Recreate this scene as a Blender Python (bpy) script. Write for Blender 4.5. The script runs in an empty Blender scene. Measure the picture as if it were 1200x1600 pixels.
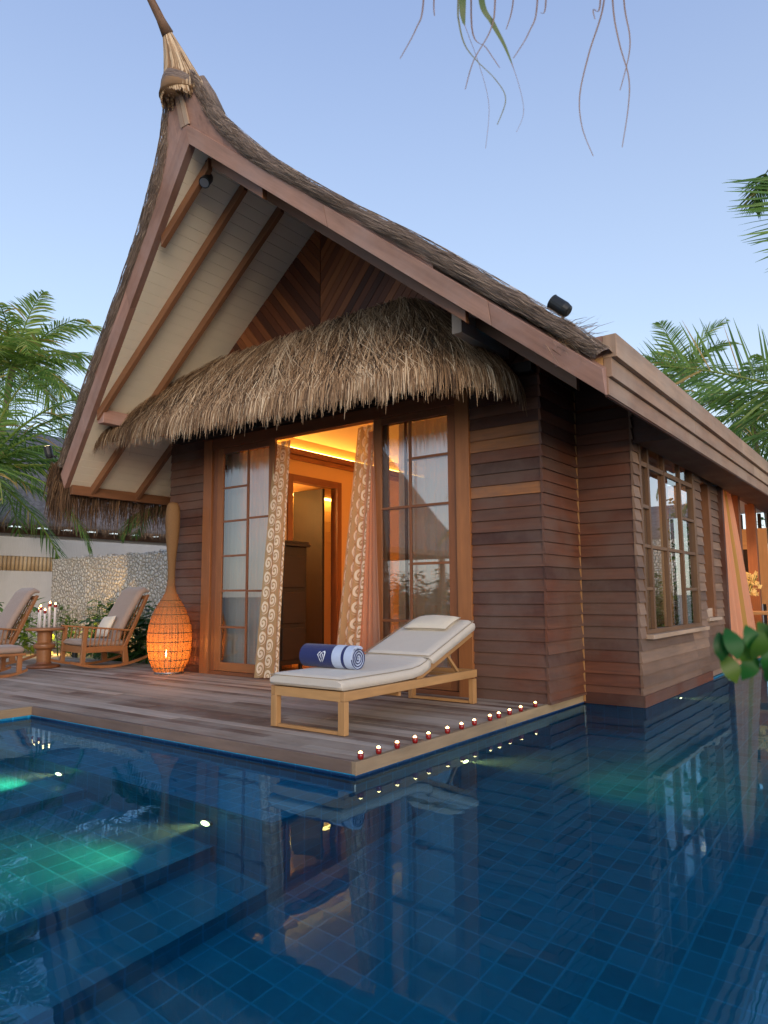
import bpy, math, random
from mathutils import Vector, Matrix
from math import sin, cos, pi, radians, sqrt
RNG = random.Random(7)
scn = bpy.context.scene
COL = scn.collection
V = Vector

# ------------------------------------------------------------------ mesh collector
class MB:
    def __init__(s): s.v=[]; s.f=[]; s.t=[]; s.uv=[]; s.m=[]
    def face(s, pts, tone=0.5, uvs=None, mi=0):
        b=len(s.v); s.v.extend([tuple(p) for p in pts]); s.f.append(tuple(range(b,b+len(pts))))
        s.t.append(tone); s.m.append(mi)
        s.uv.extend(uvs if uvs else [(0,0)]*len(pts))
    def mesh(s, vs, fs, tone=0.5, uvf=None, mi=0):
        b=len(s.v); s.v.extend([tuple(p) for p in vs])
        for i,f in enumerate(fs):
            s.f.append(tuple(b+k for k in f)); s.t.append(tone); s.m.append(mi)
            s.uv.extend([uvf(k) if uvf else (0,0) for k in f])
    def hexa(s, P, tone=0.5, grain=None, mi=0):
        """P: 8 corners, 0-3 bottom loop, 4-7 top loop. grain vector gives U."""
        P=[V(p) for p in P]
        if grain is None:
            es=[P[1]-P[0],P[3]-P[0],P[4]-P[0]]; grain=max(es,key=lambda e:e.length)
        g=grain.normalized(); off=RNG.random()*37; ov=RNG.random()*11
        fs=[(0,3,2,1),(4,5,6,7),(0,1,5,4),(1,2,6,5),(2,3,7,6),(3,0,4,7)]
        b=len(s.v); s.v.extend([tuple(p) for p in P])
        for n,f in enumerate(fs):
            s.f.append(tuple(b+k for k in f)); s.t.append(tone); s.m.append(mi)
            q=[P[k] for k in f]; nn=(q[1]-q[0]).cross(q[3]-q[0])
            c=nn.cross(g)
            if c.length<1e-7: c=(q[1]-q[0])
            c.normalize()
            if abs(nn.normalized().dot(g) if nn.length>0 else 0)>.9:
                a=(q[1]-q[0]).normalized(); s.uv.extend([(off+.12*(p-q[0]).dot(a),ov+(p-q[0]).dot(c)) for p in q])
            else: s.uv.extend([(off+(p-P[0]).dot(g),ov+n*.31+(p-P[0]).dot(c)) for p in q])
    def box(s,x0,x1,y0,y1,z0,z1,tone=0.5,grain=None,mi=0):
        s.hexa([(x0,y0,z0),(x1,y0,z0),(x1,y1,z0),(x0,y1,z0),(x0,y0,z1),(x1,y0,z1),(x1,y1,z1),(x0,y1,z1)],tone,V(grain) if grain else None,mi)
    def beam(s,p,q,w,h,up=(0,0,1),tone=0.5,mi=0):
        p=V(p);q=V(q);d=(q-p).normalized();up=V(up);sd=d.cross(up)
        if sd.length<1e-6: sd=d.cross(V((0,1,0)))
        sd.normalize();u=sd.cross(d).normalized();a=sd*w/2;b=u*h/2
        s.hexa([p-a-b,p+a-b,q+a-b,q-a-b,p-a+b,p+a+b,q+a+b,q-a+b],tone,d,mi)
    def tube(s,pts,r,n=8,tone=0.5,cap=True,mi=0):
        pts=[V(p) for p in pts]; m=len(pts)
        if not hasattr(r,'__len__'): r=[r]*m
        d0=(pts[1]-pts[0]).normalized(); ref=V((0,0,1)) if abs(d0.z)<.9 else V((1,0,0))
        vs=[];L=0;Ls=[]
        a=d0.cross(ref).normalized()
        for i in range(m):
            d=(pts[min(i+1,m-1)]-pts[max(i-1,0)]).normalized()
            a=(a-d*a.dot(d)).normalized(); b=d.cross(a)
            for k in range(n):
                t=2*pi*k/n; vs.append(pts[i]+(a*cos(t)+b*sin(t))*r[i])
            if i: L+=(pts[i]-pts[i-1]).length
            Ls.append(L)
        b0=len(s.v); s.v.extend([tuple(p) for p in vs])
        for i in range(m-1):
            for k in range(n):
                k2=(k+1)%n
                s.f.append((b0+i*n+k,b0+i*n+k2,b0+(i+1)*n+k2,b0+(i+1)*n+k)); s.t.append(tone); s.m.append(mi)
                c=2*pi*max(r[i],.001)/n
                s.uv.extend([(Ls[i],k*c),(Ls[i],(k+1)*c),(Ls[i+1],(k+1)*c),(Ls[i+1],k*c)])
        if cap:
            for i,rev in ((0,True),(m-1,False)):
                f=[b0+i*n+k for k in range(n)]
                if rev: f=f[::-1]
                s.f.append(tuple(f)); s.t.append(tone); s.m.append(mi); s.uv.extend([(0,0)]*n)
    def lathe(s,c,prof,n=32,tone=0.5,mi=0):
        """prof: list of (r,z)"""
        c=V(c); b0=len(s.v); m=len(prof)
        for r,z in prof:
            for k in range(n):
                t=2*pi*k/n; s.v.append((c.x+r*cos(t),c.y+r*sin(t),c.z+z))
        for i in range(m-1):
            for k in range(n):
                k2=(k+1)%n
                s.f.append((b0+i*n+k,b0+i*n+k2,b0+(i+1)*n+k2,b0+(i+1)*n+k)); s.t.append(tone); s.m.append(mi)
                s.uv.extend([(k/n,prof[i][1]),((k+1)/n,prof[i][1]),((k+1)/n,prof[i+1][1]),(k/n,prof[i+1][1])])
    def prism(s,poly,ax,d0,d1,tone=0.5,mi=0,grain=None):
        """poly: list of 2D pts in the plane normal to ax ('x','y','z'); extruded d0..d1"""
        def P(a,b,d):
            return {'x':V((d,a,b)),'y':V((a,d,b)),'z':V((a,b,d))}[ax]
        n=len(poly); A=[P(a,b,d0) for a,b in poly]; B=[P(a,b,d1) for a,b in poly]
        g=V(grain).normalized() if grain else None
        off=RNG.random()*30
        def uv(q,nn):
            if g is None: return [(0,0)]*len(q)
            c=nn.cross(g)
            if c.length<1e-6: c=V((0,0,1))
            c.normalize(); return [(off+p.dot(g),off+p.dot(c)) for p in q]
        nn=(A[1]-A[0]).cross(A[2]-A[0])
        s.face(A[::-1],tone,uv(A[::-1],nn),mi); s.face(B,tone,uv(B,nn),mi)
        for i in range(n):
            j=(i+1)%n; q=[A[i],A[j],B[j],B[i]]; s.face(q,tone,uv(q,(q[1]-q[0]).cross(q[3]-q[0])),mi)
    def grid(s,P,tone=0.5,uvs=None,mi=0,closed=False):
        """P[i][j] grid of points"""
        m=len(P);n=len(P[0]);b0=len(s.v)
        for row in P: s.v.extend([tuple(p) for p in row])
        for i in range(m-1):
            for j in range(n-1 if not closed else n):
                j2=(j+1)%n
                s.f.append((b0+i*n+j,b0+i*n+j2,b0+(i+1)*n+j2,b0+(i+1)*n+j)); s.t.append(tone); s.m.append(mi)
                if uvs: s.uv.extend([uvs[i][j],uvs[i][j2],uvs[i+1][j2],uvs[i+1][j]])
                else: s.uv.extend([(i*.1,j*.1),(i*.1,j*.1+.1),(i*.1+.1,j*.1+.1),(i*.1+.1,j*.1)])
    def ribbon(s,pts,ws,side,tone=0.5,mi=0):
        """strip along pts, half width list ws, side vector"""
        b0=len(s.v); m=len(pts); o=RNG.random()*20
        for p,w in zip(pts,ws):
            s.v.append(tuple(V(p)-side*w)); s.v.append(tuple(V(p)+side*w))
        for i in range(m-1):
            s.f.append((b0+2*i,b0+2*i+1,b0+2*i+3,b0+2*i+2)); s.t.append(tone); s.m.append(mi)
            s.uv.extend([(o+i*.1,0),(o+i*.1,1),(o+i*.1+.1,1),(o+i*.1+.1,0)])
    def build(s,name,mat,parent=None,smooth=False,bevel=0,solid=0):
        me=bpy.data.meshes.new(name); me.from_pydata(s.v,[],s.f)
        for mm in (mat if isinstance(mat,(list,tuple)) else [mat]): me.materials.append(mm)
        at=me.attributes.new('tone','FLOAT','FACE'); at.data.foreach_set('value',s.t)
        ul=me.uv_layers.new(name='UVMap'); flat=[c for uv in s.uv for c in uv]; ul.data.foreach_set('uv',flat)
        me.polygons.foreach_set('material_index',s.m)
        if smooth: me.polygons.foreach_set('use_smooth',[True]*len(me.polygons))
        me.update()
        o=bpy.data.objects.new(name,me); COL.objects.link(o)
        if parent: o.parent=parent
        if bevel:
            b=o.modifiers.new('bevel','BEVEL'); b.width=bevel; b.segments=2; b.limit_method='ANGLE'; b.angle_limit=radians(50)
        if solid:
            b=o.modifiers.new('solid','SOLIDIFY'); b.thickness=solid; b.offset=0
        return o

def tag(o,label=None,cat=None,group=None,kind=None):
    if label: o['label']=label
    if cat: o['category']=cat
    if group: o['group']=group
    if kind: o['kind']=kind
    return o
def empty(name,loc=(0,0,0),rz=0):
    o=bpy.data.objects.new(name,None); COL.objects.link(o); o.location=loc; o.rotation_euler=(0,0,rz); o.empty_display_size=.2
    return o
def kids(o): return [c for c in bpy.data.objects if c.parent==o]
def copy_tree(o,parent=None):
    c=o.copy(); COL.objects.link(c); c.parent=parent
    for ch in kids(o): copy_tree(ch,c)
    return c

# ------------------------------------------------------------------ materials
class NT:
    def __init__(s,name):
        s.m=bpy.data.materials.new(name); s.m.use_nodes=True; s.t=s.m.node_tree; s.t.nodes.clear()
        s.out=s.n('ShaderNodeOutputMaterial')
    def n(s,ty,**kw):
        x=s.t.nodes.new(ty)
        for k,v in kw.items():
            if k.startswith('i_'): x.inputs[k[2:].replace('_',' ')].default_value=v
            else: setattr(x,k,v)
        return x
    def l(s,a,b): s.t.links.new(a,b)
    def math(s,op,a,b=None,c=None,clamp=False):
        x=s.n('ShaderNodeMath',operation=op,use_clamp=clamp)
        for i,v in enumerate((a,b,c)):
            if v is None: continue
            if isinstance(v,(int,float)): x.inputs[i].default_value=v
            else: s.l(v,x.inputs[i])
        return x.outputs[0]
    def mix(s,f,a,b,mode='MIX'):
        x=s.n('ShaderNodeMix',data_type='RGBA',blend_type=mode)
        for i,v in ((0,f),(6,a),(7,b)):
            if isinstance(v,(int,float)): x.inputs[i].default_value=v
            elif isinstance(v,tuple): x.inputs[i].default_value=(*v,1) if len(v)==3 else v
            else: s.l(v,x.inputs[i])
        return x.outputs[2]
    def ramp(s,f,stops,interp='LINEAR'):
        x=s.n('ShaderNodeValToRGB'); r=x.color_ramp; r.interpolation=interp
        while len(r.elements)<len(stops): r.elements.new(0.5)
        for e,(p,c) in zip(r.elements,stops): e.position=p; e.color=(*c,1)
        s.l(f,x.inputs[0]); return x.outputs[0]
    def vec(s,src='UV',scale=(1,1,1),loc=(0,0,0)):
        tc=s.n('ShaderNodeTexCoord'); mp=s.n('ShaderNodeMapping'); mp.inputs['Scale'].default_value=scale; mp.inputs['Location'].default_value=loc
        s.l(tc.outputs[src],mp.inputs[0]); return mp.outputs[0]
    def noise(s,v,scale=5,detail=4,rough=.55,out='Fac'):
        x=s.n('ShaderNodeTexNoise'); x.inputs['Scale'].default_value=scale; x.inputs['Detail'].default_value=detail; x.inputs['Roughness'].default_value=rough
        s.l(v,x.inputs['Vector']); return x.outputs[out]
    def tone(s):
        x=s.n('ShaderNodeAttribute'); x.attribute_name='tone'; return x.outputs['Fac']
    def pbr(s,col,rough=.6,bump=None,bs=.3,bd=.01,**kw):
        p=s.n('ShaderNodeBsdfPrincipled')
        if isinstance(col,tuple): p.inputs['Base Color'].default_value=(*col,1)
        else: s.l(col,p.inputs['Base Color'])
        if isinstance(rough,(int,float)): p.inputs['Roughness'].default_value=rough
        else: s.l(rough,p.inputs['Roughness'])
        for k,v in kw.items(): p.inputs[k.replace('_',' ')].default_value=v
        if bump is not None:
            b=s.n('ShaderNodeBump'); b.inputs['Strength'].default_value=bs; b.inputs['Distance'].default_value=bd
            s.l(bump,b.inputs['Height']); s.l(b.outputs[0],p.inputs['Normal'])
        s.l(p.outputs[0],s.out.inputs[0]); return p

def wood(name,stops,grain=.5,rough=.55,streak=20,blot=.35,bs=.25,weather=None):
    """stops: ramp over the board tone; grain runs along U"""
    n=NT(name); uv=n.vec('UV',(1,1,1))
    g1=n.noise(n.vec('UV',(1.3,streak,1)),1.0,6,.7); g2=n.noise(n.vec('UV',(.5,streak*.22,1)),1.0,3)
    kn=n.noise(n.vec('UV',(2.5,9,1)),1.0,2)
    base=n.ramp(n.tone(),stops)
    d=n.math('MULTIPLY_ADD',g1,grain*1.6,1-grain*.8)
    d=n.math('MULTIPLY',d,n.math('MULTIPLY_ADD',g2,blot*1.6,1-blot*.8))
    d=n.math('MULTIPLY',d,n.math('MULTIPLY_ADD',kn,.5,.75))
    hs=n.n('ShaderNodeCombineXYZ'); [n.l(d,hs.inputs[i]) for i in range(3)]
    c=n.mix(1.0,base,hs.outputs[0],'MULTIPLY')
    if weather:
        w=n.noise(n.vec('Object',(.9,.9,.9)),1.2,5,.65); w=n.ramp(w,[(.42,(0,0,0)),(.62,(1,1,1))])
        w2=n.math('MULTIPLY',w,weather[1]); c=n.mix(w2,c,weather[0])
    hb=n.math('ADD',g1,n.math('MULTIPLY',g2,.6))
    n.pbr(c,n.math('MULTIPLY_ADD',g1,.25,rough-.1),hb,bs,.004)
    return n.m

M={}
M['siding']=wood('siding_wood',[(0,(.045,.014,.007)),(.25,(.082,.026,.012)),(.5,(.130,.040,.016)),(.72,(.120,.044,.021)),(.9,(.110,.052,.031)),(1,(.36,.14,.038))],.85,.6,blot=.7,weather=((.135,.088,.066),.6))
M['sidegrey']=wood('weathered_siding_wood',[(0,(.10,.052,.030)),(.5,(.18,.10,.058)),(1,(.28,.175,.11))],.7,.6,blot=.6,weather=((.20,.14,.105),.4))
M['gable']=wood('gable_board_wood',[(0,(.065,.018,.008)),(.5,(.16,.046,.016)),(1,(.30,.10,.030))],.5,.5)
M['barge']=wood('barge_board_wood',[(0,(.25,.135,.095)),(.5,(.34,.19,.14)),(1,(.42,.26,.19))],.55,.6,blot=.7,weather=((.40,.29,.26),.5))
M['pale']=wood('pale_board_wood',[(0,(.36,.24,.17)),(1,(.48,.36,.26))],.3,.6)
M['rafter']=wood('rafter_wood',[(0,(.17,.075,.034)),(1,(.24,.11,.052))],.4,.5)
M['teak']=wood('teak_wood',[(0,(.34,.17,.062)),(1,(.52,.30,.12))],.35,.45,streak=16)
M['chairwood']=wood('chair_wood',[(0,(.22,.082,.027)),(1,(.34,.15,.055))],.35,.4,streak=16)
M['door']=wood('door_frame_wood',[(0,(.15,.050,.018)),(.5,(.24,.085,.028)),(1,(.34,.135,.042))],.4,.45,streak=32)
M['winframe']=wood('window_frame_wood',[(0,(.12,.060,.028)),(1,(.20,.11,.052))],.4,.5)
M['fascia']=wood('fascia_wood',[(0,(.25,.145,.09)),(.5,(.33,.21,.135)),(1,(.42,.29,.19))],.55,.6,blot=.7,weather=((.40,.31,.235),.45))
M['deck']=wood('deck_wood',[(0,(.16,.095,.065)),(.3,(.28,.21,.155)),(.7,(.37,.295,.23)),(1,(.48,.40,.33))],.62,.65,streak=16,blot=.6,weather=((.46,.39,.32),.5),bs=.4)
M['coping']=wood('coping_wood',[(0,(.13,.088,.068)),(.5,(.18,.125,.095)),(1,(.34,.245,.135))],.5,.6,streak=16,blot=.5)
M['darkwood']=wood('dark_wood',[(0,(.006,.003,.002)),(1,(.014,.006,.004))],.4,.6)
M['floorwood']=wood('floor_wood',[(0,(.30,.13,.05)),(1,(.42,.20,.08))],.35,.35)
M['bamboo']=wood('bamboo_cane',[(0,(.40,.25,.12)),(.5,(.52,.36,.19)),(1,(.62,.47,.28))],.3,.5,streak=12)

def plain(name,col,rough=.6,nscale=0,amt=.15,bs=.1,bd=.005,coord='Object',**kw):
    n=NT(name)
    if nscale:
        f=n.noise(n.vec(coord),nscale,5); c=n.mix(f,tuple(x*(1-amt) for x in col),tuple(min(1,x*(1+amt)) for x in col))
        n.pbr(c,rough,f,bs,bd,**kw)
    else: n.pbr(col,rough,**kw)
    return n.m
M['soffit']=plain('cream_painted_board',(.82,.76,.60),.5,3,.06,.05)
M['soffit_dark']=plain('board_gap',(.12,.10,.08),.8)
M['black']=plain('black_metal',(.012,.014,.014),.45)
M['plaster']=plain('cream_interior_plaster',(.64,.40,.17),.7,2,.06)
M['ceil']=plain('interior_ceiling_paint',(.75,.58,.34),.7)
M['white']=plain('white_paint',(.72,.70,.66),.5,3,.05)
M['steel']=plain('steel_ring',(.35,.35,.34),.35,Metallic=1.0)

def fabric(name,col,sc=420,rough=.9,amt=.12,sheen=.2,big=.08):
    n=NT(name); v=n.vec('Object')
    w1=n.n('ShaderNodeTexWave',bands_direction='X'); w1.inputs['Scale'].default_value=sc/6; n.l(v,w1.inputs[0])
    w2=n.n('ShaderNodeTexWave',bands_direction='Z'); w2.inputs['Scale'].default_value=sc/6; n.l(v,w2.inputs[0])
    f=n.noise(v,5,4); f2=n.noise(v,60,2)
    k=n.math('ADD',n.math('MULTIPLY',f,.6),n.math('MULTIPLY',f2,.4))
    c=n.mix(k,tuple(x*(1-amt) for x in col),tuple(x*(1+amt) for x in col))
    hb=n.math('ADD',n.math('MULTIPLY',n.math('MULTIPLY',w1.outputs[1],w2.outputs[1]),.1),f)
    n.pbr(c,rough,hb,.35,.015,Sheen_Weight=sheen); return n.m
M['mattress']=fabric('cream_canvas',(.60,.55,.47))
M['cushion']=fabric('taupe_canvas',(.33,.245,.195))
M['pillow']=fabric('ivory_linen',(.70,.63,.50))
M['piping']=fabric('piping_cord',(.34,.27,.18))
M['navy']=fabric('navy_terry',(.008,.020,.12),800,.95)
M['towelwhite']=fabric('pale_blue_terry',(.50,.60,.78),800,.95)
M['logo']=fabric('white_thread',(.75,.80,.86))

# thatch
def thatchmat(name,stops,bump=False,scale=(40,2,40)):
    n=NT(name); b=n.ramp(n.tone(),stops)
    f=n.noise(n.vec('Object'),9,3); c=n.mix(.45,b,n.mix(f,(.25,.25,.25),(1,1,1)),'MULTIPLY')
    n.pbr(c,.75); return n.m
M['straw']=thatchmat('straw_thatch',[(0,(.05,.026,.012)),(.3,(.18,.10,.047)),(.55,(.40,.245,.125)),(.8,(.60,.42,.25)),(1,(.92,.74,.50))])
M['straw_old']=thatchmat('old_straw_thatch',[(0,(.08,.055,.038)),(.5,(.25,.18,.125)),(.85,(.42,.32,.24)),(1,(.62,.50,.38))])
M['under']=plain('thatch_core',(.055,.038,.025),.95,30,.5,.8,.02)
def thatchroof():
    n=NT('netted_thatch'); uv=n.vec('UV',(2.2,60,1)); f=n.noise(uv,1,5,.7); g=n.noise(n.vec('UV',(9,26,1)),1,3)
    big=n.noise(n.vec('Object'),1.8,4)
    c=n.ramp(n.math('ADD',n.math('MULTIPLY',f,.75),n.math('MULTIPLY',g,.3)),[(.30,(.09,.065,.05)),(.48,(.26,.19,.15)),(.62,(.40,.31,.25)),(.78,(.60,.50,.42))])
    c=n.mix(.5,c,n.mix(big,(.45,.45,.45),(1,1,1)),'MULTIPLY')
    n.pbr(c,.85,n.math('ADD',f,g),.9,.03); return n.m
M['roof']=thatchroof()
def farthatch():
    n=NT('grey_far_thatch'); f=n.noise(n.vec('Object',(1,1,.25)),7,5,.7)
    c=n.ramp(f,[(.3,(.10,.085,.08)),(.6,(.24,.215,.205)),(.8,(.34,.31,.30))]); n.pbr(c,.9,f,.8,.06); return n.m
M['farroof']=farthatch()

def coral():
    n=NT('coral_stone'); v=n.vec('Object',(1,1,1)); nz=n.noise(v,6,3,out='Color')
    vv=n.mix(.06,v,nz); vo=n.n('ShaderNodeTexVoronoi',feature='DISTANCE_TO_EDGE'); vo.inputs['Scale'].default_value=10.5; n.l(vv,vo.inputs['Vector'])
    vc=n.n('ShaderNodeTexVoronoi'); vc.inputs['Scale'].default_value=10.5; n.l(vv,vc.inputs['Vector'])
    e=n.ramp(vo.outputs['Distance'],[(.0,(0,0,0)),(.16,(1,1,1))])
    tone=n.mix(vc.outputs['Color'],(.68,.62,.53),(.93,.90,.83)); f=n.noise(v,40,3)
    tone=n.mix(.5,tone,n.mix(f,(.6,.6,.6),(1,1,1)),'MULTIPLY')
    c=n.mix(e,(.33,.28,.21),tone)
    h=n.math('ADD',n.math('MINIMUM',vo.outputs['Distance'],.3),n.math('MULTIPLY',f,.06))
    n.pbr(c,.85,h,1.0,.12); return n.m
M['coral']=coral()
def render_wall():
    n=NT('combed_white_render'); v=n.vec('Object'); f=n.noise(n.vec('Object',(1,9,.6)),6,4); g=n.noise(v,1.3,4)
    c=n.mix(g,(.56,.52,.46),(.72,.69,.64)); c=n.mix(.3,c,n.mix(f,(.6,.6,.6),(1,1,1)),'MULTIPLY'); n.pbr(c,.85,f,.5,.02); return n.m
M['whitewall']=render_wall()

def tiles(name,c0,c1,c2,size=.25):
    n=NT(name); br=n.n('ShaderNodeTexBrick',offset=.5,offset_frequency=1); br.inputs['Scale'].default_value=1
    br.inputs['Brick Width'].default_value=size; br.inputs['Row Height'].default_value=size; br.inputs['Mortar Size'].default_value=.007; br.inputs['Mortar Smooth'].default_value=.1
    br.offset=0.0; br.inputs['Color1'].default_value=(0,0,0,1); br.inputs['Color2'].default_value=(1,1,1,1); br.inputs['Mortar'].default_value=(.5,.5,.5,1); br.inputs['Bias'].default_value=0
    uv=n.vec('UV'); n.l(uv,br.inputs['Vector'])
    t=n.ramp(br.outputs['Color'],[(0,c0),(.22,tuple(a*.55+b*.45 for a,b in zip(c0,c1))),(.3,c1),(1,tuple(x*1.12 for x in c1))])
    f=n.noise(n.vec('UV',(1,1,1)),14,5,.7); g=n.noise(uv,1.1,3)
    t=n.mix(.7,t,n.mix(f,(.55,.55,.55),(1.0,1.0,1.0)),'MULTIPLY'); t=n.mix(.6,t,n.mix(g,(.6,.6,.6),(1,1,1)),'MULTIPLY')
    c=n.mix(br.outputs['Fac'],t,c2); n.pbr(c,.35); return n.m
M['tile']=tiles('blue_pool_tile',(.010,.27,.50),(.014,.34,.62),(.016,.36,.65),.165)

def water():
    n=NT('pool_water'); g=n.n('ShaderNodeBsdfRefraction'); g.inputs['IOR'].default_value=1.333; g.inputs['Roughness'].default_value=0; g.inputs['Color'].default_value=(.66,.97,1,1)
    gl=n.n('ShaderNodeBsdfGlossy'); gl.inputs['Roughness'].default_value=0; gl.inputs['Color'].default_value=(.42,.74,1,1); fr=n.n('ShaderNodeFresnel'); fr.inputs[0].default_value=1.333
    f=n.noise(n.vec('Object',(1,1,1)),2.2,3); b=n.n('ShaderNodeBump'); b.inputs['Strength'].default_value=.06; b.inputs['Distance'].default_value=.02
    n.l(f,b.inputs['Height']); [n.l(b.outputs[0],q.inputs['Normal']) for q in (g,gl,fr)]
    m=n.n('ShaderNodeMixShader'); n.l(n.math('MULTIPLY',fr.outputs[0],.95),m.inputs[0]); n.l(g.outputs[0],m.inputs[1]); n.l(gl.outputs[0],m.inputs[2]); n.l(m.outputs[0],n.out.inputs[0]); return n.m
M['water']=water()
def glass(nm='window_glass',base=.15):
    n=NT(nm); t=n.n('ShaderNodeBsdfTransparent'); t.inputs[0].default_value=(.90,.94,.92,1); g=n.n('ShaderNodeBsdfGlossy'); g.inputs['Roughness'].default_value=.002; g.inputs['Color'].default_value=(.95,.97,1,1)
    fr=n.n('ShaderNodeFresnel'); fr.inputs[0].default_value=1.5; m=n.n('ShaderNodeMixShader'); n.l(n.math('MULTIPLY_ADD',fr.outputs[0],1.1,base*.8,clamp=True),m.inputs[0]); n.l(t.outputs[0],m.inputs[1]); n.l(g.outputs[0],m.inputs[2]); n.l(m.outputs[0],n.out.inputs[0]); return n.m
M['glass']=glass(); M['bayglass']=glass('reflective_window_glass',.38)
def emit(name,col,st):
    n=NT(name); e=n.n('ShaderNodeEmission'); e.inputs[0].default_value=(*col,1); e.inputs[1].default_value=st; n.l(e.outputs[0],n.out.inputs[0]); return n.m
M['flame']=emit('candle_flame',(1,.55,.18),6)
M['lens']=emit('pool_lamp_lens',(1,.95,.45),2.5)
M['downlight']=emit('downlight_lens',(1,.75,.45),3)
M['cove']=emit('cove_light_strip',(1,.52,.10),7.0)

def sheer(name,col,tr,trans=.5,pattern=False):
    n=NT(name); d=n.n('ShaderNodeBsdfDiffuse'); t=n.n('ShaderNodeBsdfTranslucent'); x=n.n('ShaderNodeBsdfTransparent')
    m1=n.n('ShaderNodeMixShader'); m1.inputs[0].default_value=trans; n.l(d.outputs[0],m1.inputs[1]); n.l(t.outputs[0],m1.inputs[2])
    m2=n.n('ShaderNodeMixShader'); m2.inputs[0].default_value=tr; n.l(m1.outputs[0],m2.inputs[1]); n.l(x.outputs[0],m2.inputs[2]); n.l(m2.outputs[0],n.out.inputs[0])
    if not pattern:
        f=n.noise(n.vec('UV',(30,.6,1)),1,3); c=n.mix(f,tuple(v*.85 for v in col),tuple(min(1,v*1.1) for v in col)); n.l(c,d.inputs[0]); n.l(c,t.inputs[0]); return n.m
    # swirl motif woven in cells of the cloth (UV in metres)
    sp=n.n('ShaderNodeSeparateXYZ'); uv_=n.vec('UV',(1/.17,1/.215,1)); n.l(n.mix(.10,uv_,n.noise(n.vec('UV'),7,2,out='Color'),'ADD'),sp.inputs[0])
    u=sp.outputs[0]; v=sp.outputs[1]
    col_i=n.math('FLOOR',u); v2=n.math('ADD',v,n.math('MULTIPLY',n.math('MODULO',n.math('ABSOLUTE',col_i),2.0),.5))
    fu=n.math('SUBTRACT',n.math('FRACT',u),.5); fv=n.math('SUBTRACT',n.math('FRACT',v2),.5)
    fu=n.math('MULTIPLY',fu,1.15)
    r=n.math('SQRT',n.math('ADD',n.math('MULTIPLY',fu,fu),n.math('MULTIPLY',fv,fv)))
    th=n.math('DIVIDE',n.math('ARCTAN2',fv,fu),2*pi)
    s=n.math('FRACT',n.math('ADD',n.math('ADD',th,n.math('MULTIPLY',r,3.6)),1.2))
    arm=n.math('GREATER_THAN',s,.36); inside=n.math('LESS_THAN',r,.43)
    hole=n.math('GREATER_THAN',r,.05)
    mk=n.math('MULTIPLY',n.math('MULTIPLY',arm,inside),hole)
    c=n.mix(mk,col,(.86,.79,.64)); n.l(c,d.inputs[0]); n.l(c,t.inputs[0])
    n.l(n.math('MULTIPLY_ADD',mk,-tr,tr),m2.inputs[0])
    n.l(n.math('MULTIPLY_ADD',mk,-.15,trans),m1.inputs[0])
    return n.m
M['sheer']=sheer('sheer_voile',(.80,.72,.62),.08,.12)
M['sheerpink']=sheer('pink_voile',(.66,.38,.26),.20,.5)
M['sheergrey']=sheer('pale_voile',(.88,.84,.74),.10,.2)
M['swirl']=sheer('swirl_print_voile',(.56,.42,.24),.10,.5,True)
M['peach']=sheer('peach_voile',(.62,.34,.22),.0,.3)
M['gold']=sheer('gold_band_voile',(.45,.30,.10),.0,.3)

def wicker():
    n=NT('woven_rattan'); sp=n.n('ShaderNodeSeparateXYZ'); n.l(n.vec('UV'),sp.inputs[0]); u=sp.outputs[0]; v=sp.outputs[1]
    a=n.math('SINE',n.math('MULTIPLY',u,2*pi*46)); b=n.math('SINE',n.math('MULTIPLY',v,2*pi*34))
    nz=n.noise(n.vec('UV',(9,9,1)),1,3)
    low=n.math('LESS_THAN',v,1.12)
    gap=n.math('MULTIPLY',n.math('GREATER_THAN',n.math('ADD',a,n.math('MULTIPLY',nz,.9)),1.12),n.math('GREATER_THAN',b,-.55)); gap=n.math('MULTIPLY',gap,low)
    f=n.noise(n.vec('UV',(120,30,1)),1,3)
    c=n.mix(f,(.26,.12,.04),(.46,.27,.11)); p=n.pbr(c,.6,n.math('MULTIPLY',a,b),.5,.006)
    tl=n.n('ShaderNodeBsdfTranslucent'); n.l(c,tl.inputs[0]); m=n.n('ShaderNodeMixShader'); m.inputs[0].default_value=.40; n.l(p.outputs[0],m.inputs[1]); n.l(tl.outputs[0],m.inputs[2])
    x=n.n('ShaderNodeBsdfTransparent'); m2=n.n('ShaderNodeMixShader'); n.l(gap,m2.inputs[0]); n.l(m.outputs[0],m2.inputs[1]); n.l(x.outputs[0],m2.inputs[2]); n.l(m2.outputs[0],n.out.inputs[0]); return n.m
M['wicker']=wicker()

def leafmat(name,stops,tr=.35,rough=.45):
    n=NT(name); b=n.ramp(n.tone(),stops); p=n.pbr(b,rough); t=n.n('ShaderNodeBsdfTranslucent'); n.l(b,t.inputs[0])
    m=n.n('ShaderNodeMixShader'); m.inputs[0].default_value=tr; n.l(p.outputs[0],m.inputs[1]); n.l(t.outputs[0],m.inputs[2]); n.l(m.outputs[0],n.out.inputs[0]); return n.m
M['palm']=leafmat('palm_leaf',[(0,(.035,.085,.02)),(.5,(.11,.23,.04)),(.85,(.28,.42,.08)),(.93,(.42,.44,.12)),(1,(.55,.28,.09))],.45)
M['shrub']=leafmat('shrub_leaf',[(0,(.018,.06,.016)),(.6,(.06,.17,.03)),(1,(.18,.30,.05))])
M['foreleaf']=leafmat('foreground_leaf',[(0,(.010,.085,.015)),(.7,(.022,.17,.022)),(1,(.11,.20,.02))],.5)
M['dryleaf']=leafmat('dry_palm_leaf',[(0,(.08,.16,.03)),(.5,(.16,.17,.07)),(1,(.24,.15,.13))],.3)
M['bark']=plain('palm_bark',(.20,.16,.12),.9,8,.35,.6,.02)
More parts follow.
